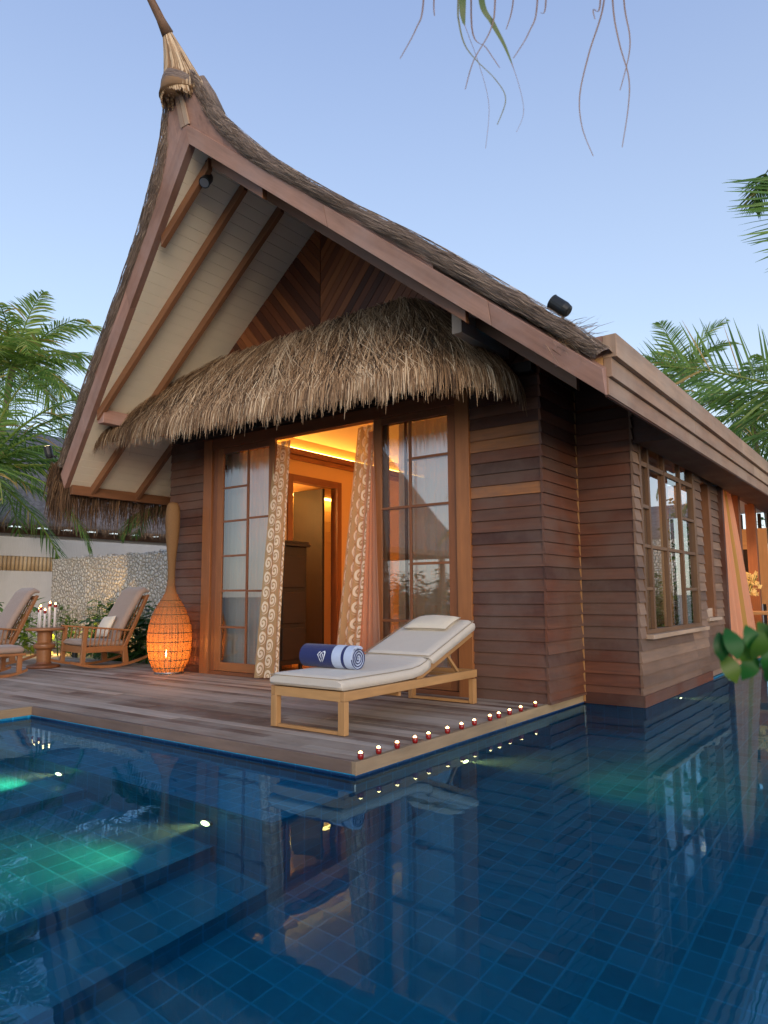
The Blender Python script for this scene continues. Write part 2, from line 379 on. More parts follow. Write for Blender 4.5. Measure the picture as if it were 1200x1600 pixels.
M['ground']=plain('sandy_ground',(.42,.36,.28),.95,1.5,.25,.3,.02)

# ------------------------------------------------------------------ key dimensions (metres)
XR=-6.725                      # ridge
XE_L,XE_R=-11.30,-2.156        # eave lines
YP=6.32; ZE=3.0                # prow foot
YA=5.158; ZA=6.67              # prow apex (underside)
SL=(ZA-ZE)/(XE_R-XR)           # barge slope .803
LEAN=(YP-YA)/(ZA-ZE)
YW=7.53; Y2=8.575; XB=-2.67; XD=-3.362; YD=4.16; XN=-7.954; ZW=-.108
def py_(z): return YP-(z-ZE)*LEAN          # prow plane y at height z
def zs_(x,off=0): return ZA+off-SL*abs(x-XR)

# ------------------------------------------------------------------ siding helper
def siding(mb,axis,c,a0,a1,z0,z1,sgn,holes=(),pitch=.1394,zref=.397,tone=None,cut=None):
    """axis 'x': wall runs along x at y=c facing sgn*y ; axis 'y': wall runs along y at x=c facing sgn*x"""
    k=math.floor((z0-zref)/pitch); z=zref+k*pitch
    while z<z1-.005:
        zb=max(z,z0); zt=min(z+pitch,z1); zm=(zb+zt)/2
        segs=[(a0,a1)]
        for (h0,h1,hz0,hz1) in holes:
            if hz0<zm<hz1:
                ns=[]
                for s0,s1 in segs:
                    if h0<=s0 and h1>=s1: continue
                    if h0>s0 and h0<s1: ns.append((s0,h0))
                    if h1<s1 and h1>s0: ns.append((h1,s1))
                    if h1<=s0 or h0>=s1: ns.append((s0,s1))
                segs=ns
        for s0,s1 in segs:
            s=s0
            while s<s1-1e-4:
                L=RNG.uniform(1.6,3.6); e=min(s1,s+L)
                if s1-e<.35: e=s1
                t=tone(z,s0) if tone else RNG.random()*.88
                ob=.030+RNG.uniform(-.002,.003); ot=.007; g=.0012 if e<s1 else 0
                def P(a,o,zz): return (a,c+sgn*o,zz) if axis=='x' else (c+sgn*o,a,zz)
                B=[P(s,-.01,zb),P(e-g,-.01,zb),P(e-g,ob,zb),P(s,ob,zb),P(s,-.01,zt),P(e-g,-.01,zt),P(e-g,ot,zt+.004),P(s,ot,zt+.004)]
                mb.hexa(B,t,(V((1,0,0)) if axis=='x' else V((0,1,0))))
                s=e
        z+=pitch
def side_tone(z=0,a=0):
    if a>-4.5 and a<-3: return 1.0 if abs(z-2.349)<.03 else (.97 if abs(z-2.906)<.03 else (.94 if abs(z-3.045)<.03 else RNG.random()*.86))
    return RNG.random()*.88

# ================================================================== SETTING
def rects(mb,rs,z,tone=.5):
    for x0,x1,y0,y1 in rs:
        mb.face([(x0,y0,z),(x1,y0,z),(x1,y1,z),(x0,y1,z)],tone,[(x0,y0),(x1,y0),(x1,y1),(x0,y1)])
PX0,PX1,PY0,PY1=XN,2.6,-2.6,21.0
mb=MB(); B=600
rects(mb,[(-B,PX0-.3,-B,B),(PX1+.3,B,-B,B),(PX0-.3,PX1+.3,-B,PY0-.3),(PX0-.3,PX1+.3,PY1+.3,B)],-.13)
tag(mb.build('ground',M['ground']),kind='structure')
# pool basin: floor, walls, ledge, steps
ZF=-1.6; XL=-3.37; YL=3.33
mb=MB()
def hq(x0,x1,y0,y1,z): mb.face([(x0,y0,z),(x1,y0,z),(x1,y1,z),(x0,y1,z)],.5,[(x0,y0),(x1,y0),(x1,y1),(x0,y1)])
def vx(x,y0,y1,z0,z1): mb.face([(x,y0,z0),(x,y1,z0),(x,y1,z1),(x,y0,z1)],.5,[(y0,z0),(y1,z0),(y1,z1),(y0,z1)])
def vy(y,x0,x1,z0,z1): mb.face([(x0,y,z0),(x1,y,z0),(x1,y,z1),(x0,y,z1)],.5,[(x0,z0),(x1,z0),(x1,z1),(x0,z1)])
hq(XL,PX1,PY0,PY1,ZF)
vx(PX1,PY0,PY1,ZF,-.03); vy(PY0,PX0,PX1,ZF,-.03); vy(PY1,XL,PX1,ZF,-.03)
# right side of the deck / under the house
vx(XL,YD,Y2,ZF,-.085); vy(Y2+.004,XL,XB,ZF,-.095); vx(XB,Y2,PY1,ZF,-.095)
vx(XL,YL,YD,ZF,-.45)
# ledge
hq(PX0,XL,YL,YD,-.45); vy(YD-.004,PX0,XL,-.45,-.085)
vx(PX0+.004,PY0,YD,ZF,-.085)
# steps descending to +x
st=[(XL,-1.41),(-3.92,-1.18),(-5.45,-.95)]
prev=ZF
for i,(xe,z) in enumerate(st):
    nx=st[i+1][0] if i+1<len(st) else PX0
    vx(xe,PY0,YL,prev,z); hq(nx,xe,PY0,YL,z); prev=z
vy(YL,PX0,XL,ZF,-.45)
tag(mb.build('pool_basin',M['tile']),kind='structure')
mb=MB(); rects(mb,[(PX0+.004,PX1-.004,PY0+.004,YD-.006),(XL+.002,PX1-.004,YD-.006,PY1-.004)],ZW)
tag(mb.build('pool_water',M['water']),kind='structure')
def watervol():
    n=NT('clear_blue_water_body'); v=n.n('ShaderNodeVolumePrincipled'); v.inputs['Color'].default_value=(.55,.74,.92,1); v.inputs['Density'].default_value=.12; v.inputs['Anisotropy'].default_value=.3; v.inputs['Absorption Color'].default_value=(.68,.92,1,1)
    n.l(v.outputs[0],n.out.inputs['Volume']); return n.m
mb=MB(); mb.prism([(PX0+.01,PY0+.01),(PX1-.01,PY0+.01),(PX1-.01,PY1-.01),(XL+.01,PY1-.01),(XL+.01,YD-.01),(PX0+.01,YD-.01)],'z',ZF-.05,ZW-.004)
tag(mb.build('water_body',watervol()),kind='structure')
mb=MB()
mb.face([(PX0,YD-.009,-.27),(XL+.009,YD-.009,-.27),(XL+.009,YD-.009,-.09),(PX0,YD-.009,-.09)],.5,[(PX0,0),(XL,0),(XL,.18),(PX0,.18)])
mb.face([(XL+.009,YD-.009,-.27),(XL+.009,Y2,-.27),(XL+.009,Y2,-.09),(XL+.009,YD-.009,-.09)],.5,[(YD,0),(Y2,0),(Y2,.18),(YD,.18)])
tag(mb.build('waterline_tiles',tiles('dark_waterline_tile',(.003,.020,.075),(.005,.032,.11),(.01,.06,.15),.18)),kind='structure')
# stone edge around the rest of the pool (behind the camera, seen in reflections)
mb=MB(); mb.box(PX1,PX1+.4,PY0-.4,PY1+.4,-.16,-.02); mb.box(PX0-.0,PX1,PY0-.4,PY0,-.16,-.02); 
tag(mb.build('pool_edge',M['coping']),kind='structure')

# ---------------------------------------------------------------- deck
dk=empty('timber_deck',(0,0,0)); tag(dk,'grey weathered timber deck wrapping the pool corner under the villa door','deck')
mb=MB(); w=.118
def planks(x0,x1,y0,y1):
    y=y0
    while y<y1-.01:
        x=x0; ye=min(y+w-.004,y1)
        while x<x1-.01:
            L=RNG.uniform(2.2,5.2); e=min(x1,x+L)
            if x1-e<.5: e=x1
            zz=RNG.uniform(-.0015,.0015)
            t=RNG.random()
            if RNG.random()<.06: t=0
            mb.box(x,e-.003,y,ye,-.026,zz,t,(1,0,0)); x=e
        y+=w
planks(-13.9,XD-.045,YD+.045,YW+.4)
planks(-13.9,XN-.045,-2.5,YD+.045)
mb.build('deck_board',M['deck'],dk)
mb=MB(); mb.box(-13.85,XD-.05,YD+.05,YW+.35,-.10,-.045); mb.box(-13.85,XN-.05,-2.5,YD+.05,-.10,-.045); mb.build('subfloor',M['darkwood'],dk)
mb=MB()
def coprun(p,q,axis):
    a,b=(p[0],q[0]) if axis=='x' else (p[1],q[1]); s=a
    while s<b-.01:
        e=min(b,s+RNG.uniform(1.8,3.0)); e=b if b-e<.5 else e
        if axis=='x': mb.box(s,e-.002,p[1],q[1],-.105,.004,RNG.uniform(.2,.6),(1,0,0))
        else: mb.box(p[0],q[0],s,e-.002,-.105,.004,RNG.uniform(.78,1),(0,1,0))
        s=e
coprun((XN,YD-.0),(XD-.045,YD+.045),'x')
coprun((XD-.045,YD),(XD,Y2-.033),'y')
coprun((XN-.045,-2.5),(XN,YD+.045),'y')
mb.build('edge_board',M['coping'],dk,bevel=.004)

# ================================================================== VILLA
vi=empty('thatched_villa',(XR,YW,0)); tag(vi,'wooden villa with swept thatched prow roof standing at the pool edge','villa')
vi_off=V((XR,YW,0))
class VB(MB):
    pass
def vb(mb,name,mat,**k):
    o=mb.build(name,mat,vi,**k); o.matrix_parent_inverse=Matrix.Translation(-vi_off); return o
def sub(mb,name,mat,par,**k):
    return mb.build(name,mat,par,**k)
XWL=-10.12
DX0,DX1,DZ=-9.22,-4.28,3.72
mb=MB()
siding(mb,'x',YW,XWL,XD,0.0,3.95,-1,[(DX0,DX1,-1,DZ)],tone=side_tone)
siding(mb,'y',XD,YW-.03,Y2,0.0,3.9,1,tone=lambda z,a: .45 if RNG.random()<.3 else RNG.random()*.8)
siding(mb,'x',Y2,XD,XB,-.10,3.5,-1,tone=lambda z,a: RNG.random()*.8)
siding(mb,'y',XWL,YW,19,0.0,3.6,-1,tone=side_tone)
vb(mb,'front_wall',M['siding'])
mb=MB()
WY0,WY1,WZ0,WZ1=8.77,11.45,.72,3.30
siding(mb,'y',XB,Y2-.03,11.85,-.10,3.5,1,[(WY0,WY1,WZ0,WZ1)],tone=lambda z,a: RNG.random())
siding(mb,'x',11.85,XB-.12,XB+.0,-.10,3.5,1,tone=lambda z,a: RNG.random())
NY0,NY1,NZ0,NZ1=12.05,12.85,.82,3.1
OY0,OY1=13.45,16.6
siding(mb,'y',XB-.09,11.85,OY0,-.10,3.5,1,[(NY0,NY1,NZ0,NZ1)],tone=lambda z,a: RNG.random())
siding(mb,'y',XB-.09,OY0,19,-.10,.06,1,tone=lambda z,a: RNG.random())
vb(mb,'side_wall',M['sidegrey'])
# corner trims, base boards
mb=MB()
mb.box(XD+.002,XD+.026,Y2-.056,Y2-.034,-.08,3.9,.3,(0,0,1)); mb.build
vb(mb,'corner_bead',M['teak'])
mb=MB(); mb.box(XD+.004,XB+.034,Y2-.043,Y2-.031,-.104,.03,.1); mb.box(XB+.031,XB+.043,Y2-.043,11.88,-.104,.03,.5)
mb.box(XD+.0315,XD+.044,YW-.04,Y2-.045,-.0,.028,.8,(0,1,0)); vb(mb,'base_board',M['siding'])
mb=MB()
mb.prism([(XD-.02,3.40),(XB-.002,3.40),(XB-.002,zs_(XB)+.03),(XD-.02,zs_(XD)+.03)],'y',Y2+.004,Y2+.06,.1,grain=(1,0,0)); mb.box(XD-.09,XD-.004,YW+.01,Y2+.003,3.7,zs_(XD)+.03,.1,(0,1,0)); vb(mb,'upper_wall',M['siding'])
# backing walls (interior skin)
mb=MB()
mb.box(XWL+.02,DX0,YW+.012,YW+.11,0,3.9); mb.box(DX1,XD-.012,YW+.012,YW+.11,0,3.9); mb.box(DX0,DX1,YW+.012,YW+.11,DZ+.02,4.6)
vb(mb,'front_inner_wall',M['plaster'])
# gable boards
def clip(poly,a,b,c):      # keep a*x+b*z<=c
    out=[]
    for i in range(len(poly)):
        p,q=poly[i],poly[(i+1)%len(poly)]; dp=a*p[0]+b*p[1]-c; dq=a*q[0]+b*q[1]-c
        if dp<=0: out.append(p)
        if (dp<0<dq) or (dq<0<dp):
            t=dp/(dp-dq); out.append((p[0]+(q[0]-p[0])*t,p[1]+(q[1]-p[1])*t))
    return out
mb=MB(); bw=.112
for sd in (-1,1):
    for i in range(-40,70):
        # strip along direction (sd,1)/sqrt2 ; chevrons rise away from the seam
        d=V((sd*.64,.77)); n=V((-sd*.77,.64)); c0=3.2+i*bw
        base=V((XR,0)); P=[]
        for o,e in ((c0,-1),(c0,9),(c0+bw-.007,9),(c0+bw-.007,-1)):
            p=base+n*o+d*e; P.append((p[0],p[1]))
        P=clip(P,-sd,0,-sd*(XR+sd*.006)); 
        if len(P)>2: P=clip(P,0,-1,-3.74)
        if len(P)>2: P=clip(P,sd*SL,1,ZA+.02+sd*SL*XR)
        if len(P)>2: P=clip(P,sd,0,sd*(XD if sd>0 else XWL)+0)
        if len(P)<3: continue
        t=RNG.random()**1.3*.9 if RNG.random()>.08 else 1
        mb.prism(P,'y',YW-.028+RNG.uniform(0,.004),YW-.004,t,grain=(d.x,0,d.y))
vb(mb,'gable_panel',M['gable'])
mb=MB(); mb.prism([(XWL,3.6),(XD,3.6),(XD,zs_(XD)),(XR,ZA),(XWL,zs_(XWL))],'y',YW-.003,YW+.008,.2); vb(mb,'gable_backing',M['darkwood'])

# ---- soffit boards (cream), both slopes
def soffit(sd):
    mb=MB(); mb2=MB(); L=(XE_R-XR)/cos(math.atan(SL)); s=0; pw=.158
    th=math.atan(SL); yb=19
    while s<L:
        e=min(s+pw,L)
        for (u0,u1,mbb,dz) in ((s,e-.006,mb,0),):
            x0=XR+sd*u0*cos(th); x1=XR+sd*u1*cos(th); z0=ZA-u0*sin(th)+.02; z1=ZA-u1*sin(th)+.02
            y0=py_(z0)+.03;y1=py_(z1)+.03
            t=RNG.random()
            mbb.hexa([(x0,y0,z0),(x1,y1,z1),(x1,yb,z1),(x0,yb,z0),(x0,y0,z0+.03),(x1,y1,z1+.03),(x1,yb,z1+.03),(x0,yb,z0+.03)],t,V((0,1,0)))
        s+=pw
    vb(mb,'soffit',M['soffit'] if sd<0 else M['siding'])
    x1=XE_R if sd>0 else XE_L
    mb2.hexa([(XR,py_(ZA)+.05,ZA+.045),(x1,YP+.05,ZE+.045),(x1,yb,ZE+.045),(XR,yb,ZA+.045),(XR,py_(ZA)+.05,ZA+.08),(x1,YP+.05,ZE+.08),(x1,yb,ZE+.08),(XR,yb,ZA+.08)],.5)
    vb(mb2,'roof_deck',M['soffit_dark'])
soffit(-1); soffit(1)
# rafters under the soffit
def rafter(sd,y,z_start=None):
    zt=ZA-.03; 
    if z_start is None: z_start=ZE+.02
    zl=ZE+.02
    if y<YP: zl=ZE+(YP-y)/LEAN+.22
    if sd>0: zl=max(zl,ZE+.35)
    mb=MB(); x1=XR+sd*(ZA-zl)/SL; x0=XR+sd*.03
    dd=.15
    w=.036
    za=ZA-.03*SL+.015; zb=zl+.015
    mb.hexa([(x0,y-w,za-dd),(x1,y-w,zb-dd),(x1,y+w,zb-dd),(x0,y+w,za-dd),(x0,y-w,za),(x1,y-w,zb),(x1,y+w,zb),(x0,y+w,za)],RNG.random(),V((x1-x0,0,zb-za)))
    vb(mb,'rafter',M['rafter'],bevel=.005)
for y in (5.47,6.06,6.74): rafter(-1,y); rafter(1,y)
for y in (7.62,8.4,9.2,10.0): rafter(-1,y)
# eave beams
mb=MB(); mb.box(XE_L+.02,XE_L+.09,YP+.05,18,ZE-.10,ZE+.06,.3,(0,1,0)); vb(mb,'eave_beam',M['rafter'],bevel=.004)
# purlins projecting through the gable wall
mb=MB(); mb.box(-3.84,-3.76+.04,6.40,YW,3.98,4.23,.9,(0,1,0)); vb(mb,'purlin',M['pale'],bevel=.004)
mb=MB(); mb.box(-10.02,-9.86,6.06,YW,3.86,4.07,.5,(0,1,0)); vb(mb,'purlin',M['barge'],bevel=.004)
# barge boards on the prow plane (pieces butted)
def prow(x,z,o=0): return V((x,py_(z)-o,z-o*LEAN*0))
nP=V((0,-1,-LEAN)).normalized()
def barge(sd):
    mb=MB(); h=.232
    xe=(XE_R if sd>0 else XE_L)
    joints=[0,.40,.78,1.0]
    for a,b in zip(joints[:-1],joints[1:]):
        def pt(t,top):
            x=XR+(xe-XR)*t; z=ZA+(ZE-ZA)*t+(h if top else 0); return x,z
        P=[]
        for (t,top) in ((a,0),(b-.0008,0),(b-.0008,1),(a,1)):
            x,z=pt(t,top); P.append(V((x,py_(z),z)))
        F=[p+nP*.045 for p in P]; P=[p-nP*.12 for p in P]
        mb.hexa([P[0],P[1],F[1],F[0],P[3],P[2],F[2],F[3]],RNG.uniform(.2,.8),P[1]-P[0])
    o=vb(mb,'barge_board',M['barge'],bevel=.004)
barge(1); barge(-1)
# thatch profile: half-width u -> z of lower edge / upper edge on the prow plane
def sc(l): return [(u*1.4527,1.2+(z-1.2)*1.4527) for u,z in l]
IN=sc([(.13,5.42),(.20,5.22),(.30,5.00),(.50,4.75),(.77,4.49),(1.32,4.07),(1.91,3.61),(2.45,3.19),(2.86,2.87),(3.10,2.66)])
OUT=sc([(.17,5.50),(.30,5.28),(.46,5.05),(.72,4.77),(1.00,4.50),(1.52,4.08),(2.08,3.68),(2.60,3.26),(2.98,2.94),(3.22,2.72)])
def cr(l,t):
    n=len(l)-1; x=t*n; i=min(int(x),n-1); f=x-i
    g=lambda k:l[max(0,min(n,k))]
    r=[]
    for c in (0,1):
        a,b,cc,d=g(i-1)[c],g(i)[c],g(i+1)[c],g(i+2)[c]
        r.append(.5*((2*b)+(-a+cc)*f+(2*a-5*b+4*cc-d)*f*f+(-a+3*b-3*cc+d)*f**3))
    return r
# fill boards between barge and thatch
for sd in (-1,1):
    mb=MB()
    top=[cr(IN,t/30) for t in range(0,22)]
    pts=[]
    for u,z in top:
        zb=ZA+.225-SL*u
        if z+.03>zb: pts.append((u,z+.05,zb))
    ncut=len(pts)
    for i in range(ncut-1):
        (u0,z0,b0),(u1,z1,b1)=pts[i],pts[i+1]
        if u0<.08: continue
        Q=[(XR+sd*u0,b0),(XR+sd*u1,b1),(XR+sd*u1,z1),(XR+sd*u0,z0)]
        P=[V((x,py_(z)+.004,z)) for x,z in Q]; F=[p+nP*.03 for p in P]
        k=0.45
        mb.hexa([P[0],P[1],F[1],F[0],P[3],P[2],F[2],F[3]],k,V((sd*1,0,-SL)))
    # first piece from centre
    u0,z0,b0=.06,pts[0][1],ZA+.225-SL*.06; u1,z1,b1=pts[0]
    Q=[(XR+sd*u0,b0),(XR+sd*u1,b1),(XR+sd*u1,z1),(XR+sd*u0,z0)]; P=[V((x,py_(z)+.004,z)) for x,z in Q]; F=[p+nP*.03 for p in P]
    mb.hexa([P[0],P[1],F[1],F[0],P[3],P[2],F[2],F[3]],.45,V((sd*1,0,-SL)))
    vb(mb,'gable_fill_board',M['barge'])
mb=MB()
for s0,s1,tt in ((-.075,-.004,.2),(.004,.075,.9)):
    P=[]
    for x,z in ((s0,ZA+.20),(s1,ZA+.20),(s1*.8,ZA+.86),(s0*.8,ZA+.86)):
        P.append(V((XR+x,py_(z),z))+nP*.031)
    F=[p+nP*.022 for p in P]; mb.hexa([P[0],P[1],F[1],F[0],P[3],P[2],F[2],F[3]],tt,P[3]-P[0])
vb(mb,'ridge_cover_board',M['pale'])
# main thatch body: rounded front roll + slopes running back
mb=MB(); rows=[]; uvs=[]
NT_=64
prof=[(XR-u,z) for u,z in []]
def sect(sd,t):
    ui,zi=cr(IN,t); uo,zo=cr(OUT,t); k=.74; return ui,zi,ui+(uo-ui)*k,zi+(zo-zi)*k
for sd in (-1,1):
    G_=[];U_=[]
    for i in range(NT_+1):
        t=i/NT_; ui,zi,uo,zo=sect(sd,t)
        bump=1+.10*sin(i*1.1+sd)+.06*sin(i*2.7)
        row=[];ur=[]
        # cross-section: from inner-front up round to outer-front then back along y
        c=V((XR+sd*(ui+uo)/2,0,(zi+zo)/2)); a=V((sd*(uo-ui)/2,0,(zo-zi)/2))*bump
        yc=py_((zi+zo)/2)
        R_=a.length
        for k in range(9):
            ph=-pi*.62+k/8*pi*1.12     # -90=front-in ... 
            # local frame: a (outwards) and -y (front)
            p=c+a*sin(ph+pi*.12)+V((0,0,0)); p.y=yc-cos(ph+pi*.12)*R_*.85+.02
            row.append(p); ur.append((t*5.5,k*.05))
        # run back: outer surface sinks from the swept prow to the straight roof slope
        zst=ZA+.55-SL*uo
        for k,yb in enumerate((.35,.8,1.5,2.6,4.5,8,12.6)):
            f=min(1,yb/.75); f=f*f*(3-2*f)
            zz=zo*(1-f)+min(zo,zst+.02)*f
            uu=max(0,uo*(1-f*.0)-.02*k)
            row.append(V((XR+sd*uu,yc+yb,zz-.05*min(yb,1)-.35*math.exp(-t*7)*min(1,yb/.5)))); ur.append((t*5.5,.45+yb))
        G_.append(row);U_.append(ur)
    mb.grid(G_,.5,U_)
vb(mb,'thatch_roof',M['roof'],smooth=True)
# loose straw lying along the roll
mb=MB()
for i in range(5200):
    sd=RNG.choice((-1,1)); t=RNG.uniform(.0,.985); ui,zi,uo,zo=sect(sd,t); ui2,zi2,uo2,zo2=sect(sd,min(1,t+.03))
    ph=RNG.uniform(-pi*.45,pi*.55)
    def on(ui,zi,uo,zo,ph,lift):
        c=V((XR+sd*(ui+uo)/2,0,(zi+zo)/2)); a=V((sd*(uo-ui)/2,0,(zo-zi)/2)); R_=a.length
        p=c+a*sin(ph)*(1.05+lift/R_); p.y=py_((zi+zo)/2)-cos(ph)*(R_*.85+lift)+.015; return p
    L=RNG.uniform(.5,1.3); dph=RNG.uniform(-.35,.5); lf=RNG.uniform(-.008,.008)
    pts=[on(ui+(ui2-ui)*k*L/3,zi+(zi2-zi)*k*L/3,uo+(uo2-uo)*k*L/3,zo+(zo2-zo)*k*L/3,ph+dph*k/3,lf+.012) for k in range(4)]
    side=V((RNG.uniform(-.3,.3),RNG.uniform(-1,1),RNG.uniform(-1,1))).normalized(); ww=RNG.uniform(.0013,.0028)
    mb.ribbon(pts,[ww,ww,ww,ww*.4],side,RNG.random())
vb(mb,'roof_straw',M['straw_old'])
# frayed straw at both thatch ends
mb=MB()
for i in range(420):
    p=V((XE_R-.42+RNG.uniform(-.12,.12),YP-.05+RNG.uniform(-.15,.35),3.60+RNG.uniform(-.10,.10)))
    d=V((RNG.uniform(.3,1),RNG.uniform(-.5,.3),RNG.uniform(-.9,.35))).normalized(); L=RNG.uniform(.12,.36)
    pts=[p,p+d*L*.5,p+d*L+V((0,0,-.05))]; w_=RNG.uniform(.002,.005); mb.ribbon(pts,[w_,w_,w_*.3],V((RNG.uniform(-1,1),1,RNG.uniform(-1,1))).normalized(),RNG.uniform(.3,1))
for i in range(5200):
    yy=YP-.12+RNG.random()**1.6*7; zz=ZE+.48-RNG.random()*.5; x=XE_L-.12-RNG.random()*.22+(.15 if zz<ZE+.1 else 0)
    L=.25+.55*RNG.random()**1.7; sw=V((RNG.uniform(-.10,.05),RNG.uniform(-.07,.07),0))
    pts=[V((x,yy,zz)),V((x-.05,yy,zz-L*.4))+sw*.4,V((x-.06,yy,zz-L))+sw]; w_=RNG.uniform(.003,.006)
    mb.ribbon(pts,[w_,w_,w_*.4],V((RNG.uniform(-.5,.5),1,0)).normalized(),RNG.random()**1.6*.42)
vb(mb,'eave_straw',M['straw'])
# spire
mb=MB()
SP=[(4.99,7.18),(4.985,7.36),(4.95,7.52),(4.88,7.66),(4.82,7.77),(4.765,7.87),(4.65,8.00),(4.50,8.16),(4.36,8.31)]
rad=[.27,.235,.175,.125,.088,.056,.042,.033,.026]
for i in range(150):
    a=RNG.random()*2*pi; pts=[]; n1=RNG.choice((5,6,6,6)); st_=RNG.choice((0,0,0,1,2))
    for k in range(st_,n1):
        y,z=SP[k]; r=rad[k]*(1.02+RNG.uniform(0,.06)); pts.append(V((XR+r*cos(a+k*.02),y+r*sin(a+k*.02)*.9+.03*(k<2),z)))
    w_=.010
    mb.tube(pts,[w_*(1.1-.12*k) for k in range(len(pts))],5,RNG.uniform(.55,1))
mb.tube([V((XR,y,z)) for y,z in SP[:6]],[r*.99 for r in rad[:6]],24,.45)
vb(mb,'spire_bundle',M['straw'],smooth=True)
mb=MB(); mb.tube([V((XR,SP[k][0],SP[k][1])) for k in range(5,9)],[.075,.05,.04,.03],12,.5); 
for i in range(60):
    t0=RNG.random()*2.4; a=RNG.random()*2*pi
    k=int(t0);f=t0-k; p0=V((XR,SP[5+k][0]*(1-f)+SP[6+k][0]*f,SP[5+k][1]*(1-f)+SP[6+k][1]*f)); r=.058-.012*t0
    o=V((cos(a)*r,sin(a)*r*.7,sin(a)*r*.5)); d=V((0,-.5,.6)).normalized(); mb.tube([p0+o,p0+o*.9+d*.12,p0+o*.8+d*.22],.006,4,RNG.random())
vb(mb,'spire_pole',thatchmat('bark_pole',[(0,(.16,.09,.055)),(1,(.30,.18,.11))]),smooth=True)
mb=MB(); mb.tube([(XR,5.10,7.45),(XR,5.24,7.28),(XR,5.40,7.1)],[.20,.24,.24],20,.4); vb(mb,'prow_core',M['roof'],smooth=True)
# netted collar and short straw fringe around the prow tip
mb=MB(); G_=[]
for i in range(25):
    a=2*pi*i/24; row=[]
    for k,(r,z,yo) in enumerate(((.235,7.44,0),(.262,7.40,0),(.268,7.34,0),(.265,7.27,.01))):
        zz=z-.16*max(0,cos(a+pi/2))*0+.0
        drop=.09*abs(cos(a)); 
        row.append(V((XR+r*cos(a),5.0+yo+r*sin(a)*.95,zz-drop+ (0 if k<3 else -.03*sin(5*a)))))
    G_.append(row)
mb.grid(G_,.5); vb(mb,'prow_collar',M['roof'],smooth=True)
mb=MB()
for i in range(170):
    a=RNG.uniform(-pi*.86,-pi*.14); r=.262; p=V((XR+r*cos(a),5.0+r*sin(a)*.95,7.27-.09*abs(cos(a)))); L=RNG.uniform(.05,.11)
    mb.tube([p,p+V((RNG.uniform(-.015,.015),.02,-L))],[.009,.006],5,RNG.uniform(.5,1))
for i in range(420):
    a=RNG.uniform(0,2*pi); r=.25*sqrt(RNG.random()); p=V((XR+r*cos(a),5.02+r*sin(a)*.95,7.32-.08*abs(cos(a)))); L=RNG.uniform(.07,.15)
    if p.y<5.02: continue
    mb.tube([p,p+V((RNG.uniform(-.015,.015),.015,-L))],[.010,.007],5,RNG.uniform(.2,.9))
for i in range(260):
    a=RNG.uniform(-pi*1.02,pi*.02); r=RNG.uniform(.15,.25); p=V((XR+r*cos(a),5.03+r*sin(a)*.9,7.30-.09*abs(cos(a)))); L=RNG.uniform(.05,.12)
    mb.tube([p,p+V((RNG.uniform(-.01,.01),.02,-L))],[.010,.007],5,RNG.uniform(.2,.9))
vb(mb,'prow_fringe',M['straw'])

# right fascia / gutter: three stepped boards
mb=MB()
for k,(z0,z1,o) in enumerate(((ZE,3.165,.0),(3.167,3.345,.035),(3.347,3.564,.085))):
    s=YP-.0
    while s<20:
        e=min(20,s+RNG.uniform(2.5,4.2)); mb.box(XE_R-.03,XE_R+o+.012,s,e-.003,z0,z1,RNG.uniform(.1,1) if k else RNG.uniform(0,.4),(0,1,0)); s=e
vb(mb,'fascia_board',M['fascia'],bevel=.004)
mb=MB(); mb.box(XE_R-.50,XE_R-.033,YP-.0,YP+.03,3.36,3.564,.3,(1,0,0)); mb.box(XE_R-.50,XE_R-.033,YP+.5,19,3.40,3.43,.3,(0,1,0))
vb(mb,'gutter_end',M['barge'])
mb=MB(); mb.prism([(XE_R-.31,3.357),(XE_R-.033,3.357),(XE_R-.033,3.17)],'y',YP-.012,YP+.02,.9,grain=(1,0,0)); vb(mb,'gutter_wedge',M['teak'])
mb=MB(); mb.box(XE_R-.03,XE_R-.001,YP+.01,20,ZE-.012,ZE-.001,.3,(0,1,0)); mb.box(XB+.045,XE_R-.032,Y2+.05,20,ZE+.0,ZE+.012,.1,(0,1,0)); mb.prism([(XB-.05,ZE-.0),(XE_R-.033,ZE),(XE_R-.033,ZE+.04),(XB-.05,ZE+.47)],'y',Y2+.02,Y2+.045,.1,grain=(1,0,0)); vb(mb,'eave_lining',M['siding'])

# ---------------------------------------------------------------- thatch awning over the door
aw=empty('awning_core'); 
def aw_curve():
    """perimeter stations: (ridge point, drip point, outward dir)"""
    st=[]
    # right wall end -> right hip -> front -> left hip -> left wall end
    st+= [((-4.95,7.50,4.92),(-3.62,7.50,3.50)),((-5.00,7.49,4.95),(-3.52,7.15,3.46)),((-5.05,7.48,4.99),(-3.56,6.76,3.44)),((-5.15,7.47,5.03),(-3.90,6.50,3.44)),((-5.3,7.46,5.06),(-4.45,6.32,3.46))]
    for i in range(1,9):
        t=i/8; st.append(((-5.3-t*4.05,7.46,5.08-.12*t),(-4.45-t*5.25,6.32,3.46+.12*t)))
    st+= [((-9.5,7.47,4.92),(-10.25,6.33,3.60)),((-9.62,7.48,4.80),(-10.72,6.48,3.64)),((-9.72,7.49,4.68),(-11.0,6.80,3.62)),((-9.8,7.50,4.55),(-11.05,7.20,3.58)),((-9.85,7.50,4.45),(-11.05,7.5,3.55))]
    return [(V(a),V(b)+V((0,0,.13))) for a,b in st]
AW=aw_curve()
